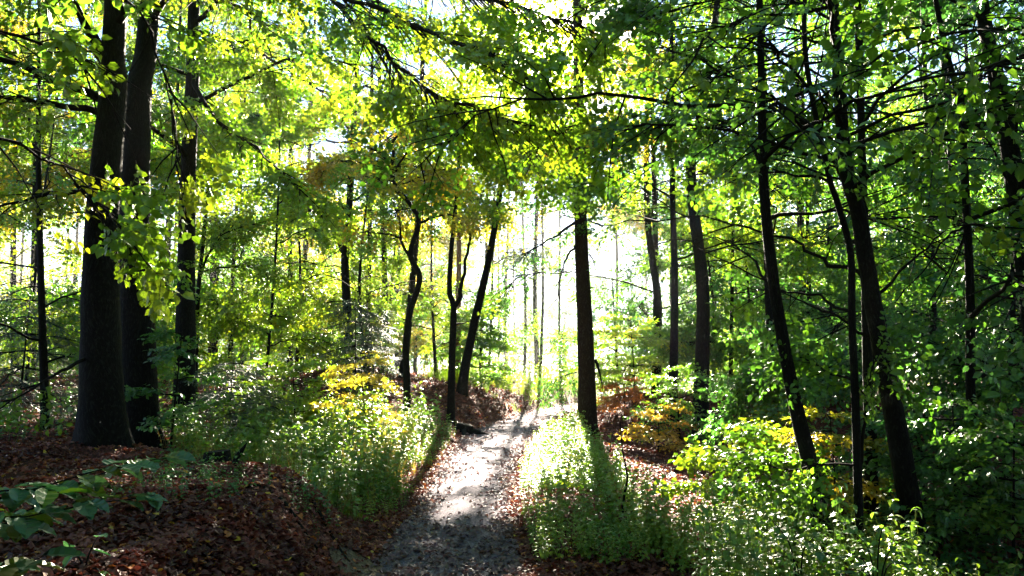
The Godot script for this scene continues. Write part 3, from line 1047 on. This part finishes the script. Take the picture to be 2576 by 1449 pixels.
	px_limb(t, [[2442, 900, 8.6], [2520, 930, 8.4], [2600, 980, 8.2]], 8, 1.0, 0.9, 0.3)
	crown(t, r[1], 13, 1.6, 9.0, 3.0, 0.03, 0.15, 1.1)
	finish(t)
	r = start_tree("beech_tree", "broad black trunk leaning out of the upper right corner", "tree", [[2640, 1300], [2610, 900], [2580, 660], [2545, 400], [2508, 200], [2468, 0]], 9.4, 66, 50, 16.0, M.bark)
	t = r[0]
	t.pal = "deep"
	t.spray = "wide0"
	px_limb(t, [[2560, 500, 9.4], [2500, 380, 9.2], [2470, 330, 9.0]], 10, 0.4, 1.0, 0.4, 0.6)
	px_limb(t, [[2590, 760, 9.4], [2520, 700, 9.0], [2440, 690, 8.6]], 10, 1.0, 1.0, 0.2)
	crown(t, r[1], 15, 3.0, 12.0, 4.0, 0.026, 0.2, 1.7)
	finish(t)
	# trees outside the right edge that darken the thicket
	for q in [[6.6, 9.0], [8.5, 12.5], [9.5, 17.0]]:
		var tt := Tree3.new()
		tt.foot = on_ground(q[0], q[1])
		tt.root = thing("beech_tree", "%s dim beech %s" % [("nearer" if q[1] < 10.0 else ("middle" if q[1] < 14.0 else "rear")), place_words(tt.foot)], "tree", tt.foot, "dim beeches at the right edge")
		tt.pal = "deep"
		tt.size = 1.1
		var pts := trunk(tt, [tt.foot - Vector3(0, 0.1, 0), tt.foot + Vector3(0.1, 5, 0), tt.foot + Vector3(-0.3, 15, 0.2)], 0.16, 0.05, M.bark, 10)
		crown(tt, pts, 19, 1.2, 13.0, 4.2, 0.026, 0.2, 1.7)
		finish(tt)

# ------------------------------------------------------------------ the wood behind
func place_words(p: Vector3) -> String:
	var px := 1288.0 + FOCAL * p.x / -p.z
	var marks := [[-60, "beyond the left edge of the picture"], [130, "left of the thick pair of left trunks"], [300, "behind the thick pair of left trunks"], [420, "between the thick pair and the furrowed trunk"], [520, "just right of the furrowed trunk"], [640, "behind the pale fir bush"], [760, "above the lit herb bed"], [850, "just left of the low-forking oak"], [930, "right of the low-forking oak"], [1000, "left of the crooked tree"], [1090, "between the crooked and the Y-forked tree"], [1190, "behind the leaning mossy trunk"], [1290, "at the left of the bright gap"], [1400, "in the bright gap over the path"], [1460, "just left of the tall spruce"], [1540, "just right of the tall spruce"], [1640, "left of the curved right trunk"], [1740, "between the curved and the hollow trunk"], [1830, "right of the trunk in the hollow"], [1930, "over the brown leaf mound"], [2030, "behind the near leaning stem"], [2150, "left of the large leaning trunk"], [2300, "right of the large leaning trunk"], [2420, "left of the wavy right trunk"], [2580, "at the right margin"]]
	for m in marks:
		if px < m[0]:
			return m[1]
	return "beyond the right edge of the picture"

func build_far_trees() -> void:
	rng.seed = 501
	# trunks one can pick out near the end of the path
	var picks := [
		[1318, 1000, 1320, 700, 42.0, 9, "lime", "thin pale-green far stem left of the pair beyond the path's end"],
		[1352, 1008, 1346, 690, 40.0, 15, "gold", "grey far trunk beyond the end of the path, left of its dark twin"],
		[1358, 1012, 1366, 690, 38.0, 9, "gold", "dark slim far stem touching the grey trunk beyond the path"],
		[1410, 1000, 1408, 660, 44.0, 8, "lime", "thin dark far stem midway between the path's end and the spruce"],
		[1294, 985, 1292, 720, 55.0, 7, "green", "faint far stem at the left of the bright opening"],
		[730, 900, 728, 500, 30.0, 16, "lime", "slim grey trunk in the lit wood between the oak and the small spruce"],
		[610, 860, 606, 480, 36.0, 12, "gold", "pale mauve trunk deep in the lit wood right of the furrowed trunk"],
		[545, 850, 542, 480, 34.0, 13, "lime", "mauve-lit far trunk just right of the furrowed trunk"],
		[85, 830, 88, 380, 26.0, 17, "gold", "grey trunk deep in the wood at the left edge"],
		[1838, 1060, 1842, 700, 24.0, 13, "green", "slender bent stem on the crest of the brown mound"],
		[1548, 1000, 1552, 640, 40.0, 10, "deep", "hazy far stem just right of the spruce"],
		[2350, 1050, 2340, 500, 18.0, 22, "deep", "straight dim trunk between the two right-hand leaning trees"],
		[2040, 930, 2030, 500, 22.0, 14, "green", "slender dark trunk above the near leaning stem"],
	]
	for q in picks:
		var r := start_tree("far_tree", q[7], "tree", [[q[0], q[1]], [(q[0] + q[2]) * 0.5 + rf(-3, 3), (q[1] + q[3]) * 0.5], [q[2], q[3]], [q[2] + rf(-14, 14), 300]], q[4], q[5], q[5] * 0.6, rf(15, 20), M.bark)
		var t: Tree3 = r[0]
		t.pal = q[6]
		t.size = 1.3 + (q[4] - 20.0) * 0.035
		t.spray = "beech%d" % rng.randi_range(0, 3)
		crown(t, r[1], 12, 4.0 + q[4] * 0.03, 16.0, 4.6, 0.04)
		finish(t)
	var pals := ["lime", "gold", "green", "lime", "lime", "deep", "green"]
	var n := 0
	for ring in [[27.0, 12], [35.0, 14], [46.0, 17], [60.0, 19], [80.0, 23]]:
		var count: int = ring[1]
		for k in count:
			var u: float = -1.0 + 2.0 * (k + rf(0.15, 0.85)) / count
			var d: float = ring[0] * rf(0.9, 1.12)
			var x: float = u * d * 0.78
			if x > -0.05 * d and x < 0.12 * d and (ring[0] < 40.0 or rng.randf() < 0.55):
				continue
			if absf(x - path_mid(d)) < 1.6:
				continue
			var t := Tree3.new()
			t.foot = on_ground(x, d)
			var side := "left of the path" if x < 0.0 else "right of the path"
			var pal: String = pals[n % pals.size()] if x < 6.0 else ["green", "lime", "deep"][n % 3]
			var what: String = {"lime": "yellow-green", "gold": "golden", "green": "green", "deep": "dark green"}[pal]
			t.root = thing("background_tree", "%s %s background tree %s" % [{27: "nearer", 35: "middle", 46: "far", 60: "farther", 80: "farthest"}[int(ring[0])], what, place_words(t.foot)], "tree", t.foot, "%s background trees %s" % [what, side])
			t.pal = pal
			t.size = 1.4 + (d - 25.0) * 0.04
			t.spray = "beech%d" % (n % 4)
			var tall := rf(14, 22)
			var lean := Vector3(rf(-0.6, 0.6), tall, rf(-0.6, 0.6))
			var pts := trunk(t, [t.foot - Vector3(0, 0.1, 0), t.foot + lean * 0.3 + Vector3(rf(-0.2, 0.2), 0, 0), t.foot + lean * 0.65, t.foot + lean], rf(0.09, 0.2), 0.03, M.bark, 8, 0.4, 4)
			crown(t, pts, 20, rf(0.5, 2.0), tall * 0.95, 5.4, 0.03, 0.2, 1.3)
			finish(t)
			n += 1

# the wood goes on beside and behind the viewer and keeps the open sky off the foreground
func build_near_wood() -> void:
	rng.seed = 551
	for q in [[-5.2, 2.0], [-3.4, -4.5], [3.6, -4.5], [-0.2, -5.5], [-6.5, -1.5], [6.8, -2.5], [8.2, 0.5], [-7.5, -3.0], [8.0, -6.0], [0.8, -8.5], [-9.5, 5.0], [11.5, 4.6], [-6.0, -11.0], [5.0, -12.0]]:
		var t := Tree3.new()
		t.foot = on_ground(q[0], q[1])
		t.root = thing("beech_tree", "beech of the surrounding wood just outside the picture", "tree", t.foot, "beeches outside the picture")
		t.pal = "green"
		t.size = 2.4
		t.all_kept = true
		t.spray = "beech%d" % rng.randi_range(0, 3)
		var tall := rf(13, 16)
		var pts := trunk(t, [t.foot - Vector3(0, 0.1, 0), t.foot + Vector3(rf(-0.3, 0.3), tall * 0.5, 0), t.foot + Vector3(rf(-0.6, 0.6), tall, 0)], 0.2, 0.05, M.bark, 8)
		crown(t, pts, 20, 4.5 if q[1] > 0.0 else 0.8, tall, 4.8 if q[1] > 0.0 else 3.6, 0.05, 0.2, 1.0)
		finish(t)

func build_saplings() -> void:
	rng.seed = 601
	# understorey beeches between the big trunks
	var spots := [[-7.5, 13.0, "left"], [-8.5, 17.5, "left"], [-6.0, 19.5, "left"], [-3.9, 21.5, "left"], [-9.5, 23.0, "left"], [-7.0, 26.0, "left"], [-4.6, 29.0, "left"], [-2.6, 27.5, "left"], [-11.5, 19.0, "left"], [-12.5, 26.0, "left"],
		[3.6, 27.0, "right"], [6.2, 25.0, "right"], [8.2, 28.0, "right"], [8.4, 20.5, "right"], [8.6, 15.8, "right"], [6.9, 11.4, "right"], [7.0, 23.5, "right"], [3.0, 33.0, "right"], [-1.5, 36.0, "left"], [10.0, 21.0, "right"], [12.0, 26.0, "right"], [9.6, 33.0, "right"]]
	for q in spots:
		var tt := Tree3.new()
		tt.foot = on_ground(q[0], q[1])
		tt.root = thing("understorey_beech", "%s bushy understorey beech %s" % [("low" if q[1] < 19.0 else ("middle" if q[1] < 24.0 else "rear")), place_words(tt.foot)], "tree", tt.foot, "understorey beeches %s of the path" % q[2])
		tt.pal = ["lime", "green", "lime", "lime"][rng.randi_range(0, 3)] if q[2] == "left" else ["lime", "green", "deep", "green"][rng.randi_range(0, 3)]
		tt.size = 0.95 + maxf(0.0, q[1] - 14.0) * 0.03
		tt.spray = "beech%d" % rng.randi_range(0, 3)
		var tall := rf(4.5, 8.0)
		var pts := trunk(tt, [tt.foot - Vector3(0, 0.1, 0), tt.foot + Vector3(rf(-0.3, 0.3), tall * 0.5, rf(-0.3, 0.3)), tt.foot + Vector3(rf(-0.5, 0.5), tall, rf(-0.5, 0.5))], rf(0.04, 0.08), 0.015, M.bark, 8, 0.3, 5)
		crown(tt, pts, 16, 0.7 if q[0] < -5.5 or q[1] > 26.0 else 2.0, tall, 2.9, 0.022, 0.2, 1.1)
		finish(tt)
	sapling("golden_sapling", "golden-yellow beech sapling with tiered leaves at the left of the path", 925, 1090, 14.0, 1.8, 0.72, "straw_leaf", 0.75, 14, "beech1")
	sapling("young_spruce", "small dark spruce left of the golden sapling", 895, 990, 19.0, 2.6, 0.9, "needle", 1.0, 24, "needle0", "", "spruce")
	sapling("young_spruce", "pale sunlit young spruce just right of the small dark spruce", 945, 960, 20.0, 2.3, 0.8, "needle", 1.0, 22, "needle2", "", "spruce")
	sapling("fir_bush", "pale green bushy fir sapling right of the furrowed trunk", 575, 1070, 13.5, 1.25, 1.0, "needle", 0.9, 20, "needle1", "", "fir")
	sapling("young_spruce", "pale young spruce at the far left edge", 50, 950, 14.0, 2.6, 1.3, "needle", 1.1, 24, "needle3", "", "spruce")
	sapling("leafy_bush", "rounded green bush under the leaning mossy trunk", 1212, 980, 26.0, 2.6, 1.3, "green", 1.2, 16, "beech2", "", "bush")
	sapling("leafy_sapling", "bright green tiered sapling leaning over the right hollow", 1850, 1300, 9.4, 1.0, 0.9, "lime", 0.85, 9, "wide1")
	sapling("leafy_sapling", "second green sapling left of the near leaning stem", 1960, 1330, 8.4, 1.0, 0.7, "green", 0.8, 7, "wide2")
	sapling("leafy_sapling", "pale sapling with sunlit flat tiers behind the spruce's right side", 1600, 1030, 21.0, 2.2, 1.3, "lime", 1.1, 14, "beech3")
	sapling("leafy_sapling", "white-glinting sapling before the slim stem on the right", 1712, 1100, 16.0, 1.7, 0.8, "green", 0.9, 12, "beech0")
	sapling("golden_sapling", "small yellow sapling at the foot of the slim stem on the right", 1655, 1120, 15.5, 0.9, 0.6, "amber", 0.8, 9, "beech0")
	sapling("golden_sapling", "knee-high orange sapling on the leaf mound behind the spruce", 1570, 1060, 19.5, 0.9, 0.6, "rust", 0.8, 8, "beech2")
	sapling("leafy_sapling", "broad green sapling before the dark trunk at the mound's end", 1960, 1100, 12.5, 1.7, 0.9, "lime", 0.85, 9, "wide3")
	sapling("leafy_sapling", "yellow-green sapling between the furrowed trunk and the lit herbs", 745, 1060, 15.0, 1.5, 1.0, "lime", 0.95, 12, "beech3")
	sapling("leafy_sapling", "green understorey sapling in front of the two left trunks", 430, 1010, 10.4, 1.9, 0.95, "deep", 0.75, 7, "wide0")
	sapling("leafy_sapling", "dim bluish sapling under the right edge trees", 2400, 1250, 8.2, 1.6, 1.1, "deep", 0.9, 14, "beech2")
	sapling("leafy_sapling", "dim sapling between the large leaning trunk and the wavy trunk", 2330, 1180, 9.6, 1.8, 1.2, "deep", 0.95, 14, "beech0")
	sapling("leafy_sapling", "lit sapling right of the near leaning stem and left of the twin stem", 2110, 1300, 8.4, 1.4, 0.7, "gold", 0.8, 8, "beech1")
	sapling("leafy_sapling", "shaded sapling at the right margin of the picture", 2540, 1300, 7.6, 1.4, 1.0, "deep", 0.9, 12, "beech3")

# ------------------------------------------------------------------ herbs and grass
func herb_patch(called: String, label: String, cat: String, spots: Array, mesh: String, pal: String, size: float, mat: Material) -> void:
	var places := []
	var tints := PackedColorArray()
	for s in spots:
		var p := on_ground(s.x, s.y)
		var edge := sstep(0.05, 0.75, absf(s.x - path_mid(s.y)) - path_half(s.y))
		var clump := clampf(0.75 + 1.1 * n_gnd.get_noise_2d(s.x * 20.0 - 30.0, s.y * 20.0), 0.55, 1.3)
		var k := size * rf(0.6, 1.2) * clump * (0.4 + 0.6 * edge)
		var b := Basis(Vector3.UP, rf(0, TAU)) * Basis(Vector3.RIGHT, rf(-0.3, 0.3))
		places.append(Transform3D(b.scaled_local(Vector3(k, k * rf(0.8, 1.2), k)), p))
		tints.append(leaf_color(p * 1.6, pal))
	var o := many(called, SPRAY[mesh], mat, places, tints, self)
	tag(o, label, cat, "", "stuff")

func spots_in(n: int, x0: float, x1: float, d0: float, d1: float, clear := 1.0) -> Array:
	var out := []
	for k in n * 3:
		if out.size() >= n:
			break
		var d := rf(d0, d1)
		var x := rf(x0, x1)
		if absf(x - path_mid(d)) < path_half(d) * clear + 0.12:
			continue
		if n_gnd.get_noise_2d(x * 9.0 + 50.0, d * 9.0) < -0.2:
			continue
		out.append(Vector2(x, d))
	return out

func build_cover() -> void:
	rng.seed = 701
	var left := []
	for s in spots_in(4200, -4.8, -1.1, 7.6, 17.0):
		var crest: float = 5.2 + 0.95 * absf(s.x) + 1.0
		if s.y > crest:
			left.append(s)
	herb_patch("nettle_bed", "sunlit bed of nettle-like herbs left of the path", "herbs", left, "herb0", "herb", 1.0, M.leaf)
	herb_patch("nettle_bed_001", "glittering strip of herbs between the path and the spruce", "herbs", spots_in(2300, 0.05, 1.45, 6.4, 20.0), "herb1", "herb", 0.8, M.leaf)
	herb_patch("nettle_bed_002", "lush green herbs along the lower right of the path", "herbs", spots_in(1300, 1.2, 3.4, 5.0, 8.6), "herb2", "herb", 0.75, M.leaf)
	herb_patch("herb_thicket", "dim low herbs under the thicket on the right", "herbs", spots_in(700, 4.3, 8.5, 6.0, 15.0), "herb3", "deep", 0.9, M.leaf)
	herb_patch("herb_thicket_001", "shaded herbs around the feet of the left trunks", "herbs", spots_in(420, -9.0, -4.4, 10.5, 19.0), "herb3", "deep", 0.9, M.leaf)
	herb_patch("dry_stalks", "brown dry stalks in front of the lit herbs left of the path", "stalks", left.slice(0, 700).map(func(s): return Vector2(s.x * 0.9 - 0.1, s.y * 0.8 + 1.4)), "dry", "straw", 1.1, M.leaf)
	herb_patch("far_grass", "bright grass at the far bend of the path", "grass", spots_in(1800, -3.0, 9.0, 25.0, 36.0), "grass", "lime", 1.5, M.leaf)
	herb_patch("far_herbs", "pale herbs in the clearing beyond the mound", "herbs", spots_in(1200, -1.0, 14.0, 27.0, 44.0), "herb0", "lime", 1.6, M.leaf)
	herb_patch("far_herbs_001", "yellow-green undergrowth on the slope behind the left trunks", "herbs", spots_in(600, -16.0, -7.0, 18.0, 34.0), "herb1", "lime", 1.4, M.leaf)

# ------------------------------------------------------------------ foreground
# a large toothed leaf along +x, 1 long, with a sunken midrib and a wavy blade
func big_leaf_mesh(seed_: int, base: Color, wide: float) -> ArrayMesh:
	rng.seed = seed_
	var mb := MB.new()
	var n := 8
	var bend := rf(0.1, 0.25)
	for s in [-1.0, 1.0]:
		var inner := []
		var outer := []
		for k in n + 1:
			var u := float(k) / n
			var w := wide * 0.5 * pow(sin(PI * pow(u, 0.8)), 0.75)
			var y := -bend * u * u
			inner.append(Vector3(u, y, 0))
			outer.append(Vector3(u + 0.03, y + w * 0.28 + (0.02 if k % 2 else -0.015), s * w))
		for k in n:
			var col := tinted(base, 0.08)
			var tooth: Vector3 = (outer[k] as Vector3).lerp(outer[k + 1], 0.7) + Vector3(0.015, 0, s * 0.02)
			if s > 0.0:
				mb.quad(inner[k], inner[k + 1], outer[k + 1], outer[k], col)
				mb.flat(outer[k], outer[k + 1], tooth, col)
			else:
				mb.quad(inner[k], outer[k], outer[k + 1], inner[k + 1], col)
				mb.flat(outer[k], tooth, outer[k + 1], col)
	return mb.mesh()

# a young plant whose leaves are parts of their own: list holds branches as picture points [x, y, d]
func leafy_plant(called: String, label: String, cat: String, foot: Vector3, list: Array, leaf_len: float, meshes: Array, tilt: float, gap: float) -> void:
	var root := thing(called, label, cat, foot)
	for br in list:
		var ctrl := [foot]
		for q in br:
			ctrl.append(at(q[0], q[1], q[2]))
		var pts := smooth_line(ctrl, 5)
		var mb := MB.new()
		var loc := PackedVector3Array()
		for p in pts:
			loc.append(p - foot)
		mb.tube(loc, tapered(pts.size(), 0.007, 0.0015), 5)
		put(mb, "branch", M.twig, root)
		var along := 0.0
		var k := 0
		for i in range(5, pts.size() - 1):
			along += pts[i].distance_to(pts[i + 1])
			while along > gap:
				along -= gap
				k += 1
				var dir := (pts[i + 1] - pts[i]).normalized()
				var s := 1.0 if k % 2 == 0 else -1.0
				var yaw := atan2(-dir.z, dir.x) - s * rf(0.5, 1.2)
				var o := MeshInstance3D.new()
				o.name = "leaf"
				o.mesh = meshes[rng.randi_range(0, meshes.size() - 1)]
				o.material_override = M.big_leaf
				root.add_child(o, true)
				var l := leaf_len * rf(0.7, 1.15)
				o.transform = Transform3D((Basis(Vector3.UP, yaw) * Basis(Vector3.RIGHT, rf(-tilt, tilt)) * Basis(Vector3.BACK, rf(-tilt, tilt * 0.6))).scaled_local(Vector3(l, l, l)), pts[i].lerp(pts[i + 1], rng.randf()) - foot + Vector3(0, rf(-0.01, 0.015), 0))

func build_foreground() -> void:
	var cool := []
	for k in 5:
		cool.append(big_leaf_mesh(900 + k, Color(0.06, 0.155, 0.085), 0.62))
	cool.append(big_leaf_mesh(910, Color(0.12, 0.22, 0.02), 0.62))
	cool.append(big_leaf_mesh(911, Color(0.10, 0.14, 0.02), 0.62))
	var warm := [big_leaf_mesh(920, Color(0.07, 0.16, 0.04), 0.66), big_leaf_mesh(921, Color(0.10, 0.20, 0.03), 0.66), big_leaf_mesh(922, Color(0.06, 0.14, 0.05), 0.66)]
	rng.seed = 801
	var foot := on_ground(at(-160, 1400, 3.4).x, 3.4)
	leafy_plant("beech_sapling", "teal-sheened foreground sapling reaching in from the lower left corner", "sapling", foot, [
		[[-100, 1350, 3.3], [60, 1290, 3.25], [200, 1215, 3.3], [340, 1165, 3.35], [450, 1150, 3.4]],
		[[-120, 1290, 3.2], [20, 1250, 3.1], [140, 1215, 3.1], [260, 1180, 3.15], [350, 1170, 3.2]],
		[[-100, 1350, 3.2], [60, 1310, 3.1], [190, 1275, 3.05], [330, 1255, 3.1], [395, 1250, 3.1]],
		[[-130, 1260, 3.1], [-20, 1238, 3.0], [70, 1232, 2.95], [150, 1240, 2.95]],
		[[-130, 1310, 3.0], [-30, 1300, 2.9], [60, 1300, 2.9], [110, 1290, 2.9]],
		[[-90, 1440, 3.1], [20, 1430, 3.0], [110, 1400, 2.95]],
	], 0.125, cool, 0.3, 0.032)
	foot = on_ground(at(215, 1440, 3.9).x, 3.9)
	leafy_plant("seedling", "small seedling with a few big ribbed leaves at the bottom left", "seedling", foot, [
		[[222, 1400, 3.9], [235, 1370, 3.9], [245, 1352, 3.9]], [[200, 1405, 3.9], [180, 1385, 3.9], [172, 1365, 3.9]], [[240, 1430, 3.85], [252, 1440, 3.8]],
	], 0.10, cool, 0.6, 0.04)
	foot = on_ground(at(2200, 1449, 5.4).x, 5.4)
	leafy_plant("leafy_seedling", "glossy low sapling with white-glinting leaves at the foot of the leaning trunk", "sapling", foot, [
		[[2190, 1400, 5.4], [2150, 1340, 5.3], [2110, 1310, 5.2]], [[2210, 1380, 5.4], [2230, 1310, 5.3], [2262, 1262, 5.2]], [[2230, 1400, 5.4], [2300, 1350, 5.2], [2350, 1340, 5.1]],
		[[2180, 1420, 5.3], [2120, 1400, 5.1], [2060, 1395, 5.0]], [[2230, 1430, 5.3], [2280, 1420, 5.1], [2340, 1420, 5.0]], [[2180, 1430, 5.2], [2160, 1440, 4.9], [2110, 1445, 4.8]],
	], 0.085, warm, 0.35, 0.06)
	foot = on_ground(at(2010, 1440, 5.6).x, 5.6)
	leafy_plant("leafy_seedling", "low broad-leaved sapling in front of the near leaning stem", "sapling", foot, [
		[[1990, 1380, 5.6], [1960, 1330, 5.5], [1940, 1310, 5.5]], [[2020, 1390, 5.6], [2050, 1350, 5.5], [2070, 1330, 5.4]], [[2000, 1410, 5.5], [1930, 1400, 5.4], [1880, 1395, 5.3]],
	], 0.08, warm, 0.35, 0.055)
	herb_patch("bramble_patch", "dim low bramble leaves on the shaded leaf bank", "brambles", spots_in(140, -2.9, -1.45, 5.4, 7.3), "herb2", "deep", 0.5, M.leaf)
	# cut stump and splintered stake on the bank's crest
	foot = on_ground(at(548, 1185, 8.3).x, 8.3)
	var st := thing("tree_stump", "low black cut stump on the crest of the left bank", "stump", foot)
	var mb := MB.new()
	mb.tube(PackedVector3Array([Vector3(0, -0.15, 0), Vector3(0, 0.02, 0), Vector3(-0.01, 0.15, 0)]), PackedFloat32Array([0.15, 0.135, 0.125]), 18, 0.12, 0.25, n_big, Color.WHITE, true)
	put(mb, "trunk", M.bark, st)
	foot = on_ground(at(585, 1225, 7.7).x, 7.7)
	st = thing("broken_stake", "dark splintered stake leaning on the left bank", "stake", foot)
	mb = MB.new()
	mb.tube(PackedVector3Array([Vector3(0, -0.05, 0), Vector3(0.03, 0.07, 0), Vector3(0.085, 0.15, 0), Vector3(0.125, 0.215, 0)]), PackedFloat32Array([0.034, 0.033, 0.022, 0.003]), 7, 0.2, 0.0, n_big)
	put(mb, "splinter", M.bark, st)
	# mossy stump at the foot of the forked tree
	foot = on_ground(at(1168, 1050, 18.2).x, 18.2)
	st = thing("root_stump", "mossy rotten stump with spread roots below the Y-forked tree", "stump", foot)
	mb = MB.new()
	mb.tube(PackedVector3Array([Vector3(0, -0.1, 0), Vector3(0, 0.08, 0), Vector3(0.03, 0.22, 0)]), PackedFloat32Array([0.24, 0.2, 0.16]), 14, 0.3, 0.5, n_big, Color.WHITE, true)
	put(mb, "trunk", M.bark, st)
	for k in 5:
		mb = MB.new()
		var a := k * 1.25 + 0.3
		var o := Vector3(cos(a), 0, sin(a))
		mb.tube(PackedVector3Array([o * 0.1 + Vector3(0, 0.1, 0), o * 0.35 + Vector3(0, 0.04, 0), o * 0.7 + Vector3(0.05, -0.06, 0)]), PackedFloat32Array([0.07, 0.05, 0.02]), 7, 0.2, 0.0, n_big)
		put(mb, "root", M.bark, st)
	# roots and fallen sticks
	for q in [
		["surface_root", "exposed root arching over the edge of the sandy bank", [[700, 1215, 7.3], [760, 1240, 7.0], [820, 1285, 6.7], [880, 1340, 6.3]], 0.022],
		["surface_root", "dark root lying along the leafy slope of the left bank", [[610, 1270, 6.6], [680, 1300, 6.4], [740, 1330, 6.2], [800, 1350, 6.1]], 0.02],
		["fallen_branch", "dark bent branch lying in the hollow right of the herbs", [[1625, 1172, 12.2], [1680, 1180, 12.0], [1730, 1196, 11.8], [1790, 1204, 11.6]], 0.03],
		["fallen_branch", "thin pale stick on the leaves at the lower left", [[300, 1375, 4.4], [350, 1400, 4.2], [400, 1430, 4.0]], 0.008],
	]:
		var ctrl := []
		for p in q[2]:
			var w := at(p[0], p[1], p[2])
			ctrl.append(Vector3(w.x, gh(w.x, p[2]) + q[3] * 0.5, w.z))
		var pts := smooth_line(ctrl, 5)
		foot = pts[0]
		st = thing(q[0], q[1], "root" if q[0] == "surface_root" else "branch", foot)
		for k in pts.size():
			pts[k] -= foot
			pts[k].y += 0.012 * sin(k * 0.9)
		mb = MB.new()
		mb.tube(pts, tapered(pts.size(), q[3], q[3] * 0.4), 8, 0.2, 0.0, n_big)
		put(mb, "stem", M.bark, st)
	# dead bent stem standing in the herbs
	foot = on_ground(at(1566, 1300, 8.6).x, 8.6)
	st = thing("dead_sapling", "black bent dead stem standing among the herbs in the spruce's shadow", "sapling", foot)
	mb = MB.new()
	var dp := smooth_line([foot, at(1570, 1250, 8.6), at(1578, 1200, 8.6), at(1566, 1130, 8.6), at(1560, 1060, 8.6)], 5)
	for k in dp.size():
		dp[k] -= foot
	mb.tube(dp, tapered(dp.size(), 0.02, 0.004), 6, 0.15, 0.0, n_big)
	put(mb, "stem", M.bark, st)
	# bare sand where the bank is cut by the path
	mb = MB.new()
	var c := Vector2(-1.16, 6.3)
	mb.vert(on_ground(c.x, c.y) + Vector3(0, 0.012, 0), Vector3.UP)
	for k in 28:
		var a := TAU * k / 28.0
		for j in [0.5, 1.0]:
			var r: float = j * (1.0 + 0.35 * n_gnd.get_noise_2d(cos(a) * 60.0, sin(a) * 60.0))
			var x := c.x + cos(a) * 0.24 * r - sin(a) * 0.12 * r
			var d := c.y + sin(a) * 0.42 * r
			mb.vert(on_ground(x, d) + Vector3(0, 0.02 if j < 1.0 else -0.004, 0), Vector3.UP)
	for k in 28:
		var a := 1 + k * 2
		var b := 1 + ((k + 1) % 28) * 2
		mb.tri(0, b, a); mb.tri(a, b, a + 1); mb.tri(b, b + 1, a + 1)
	tag(put(mb, "sand_patch", M.sand, self), "bare pale sand on the cut edge of the bank", "", "", "structure")
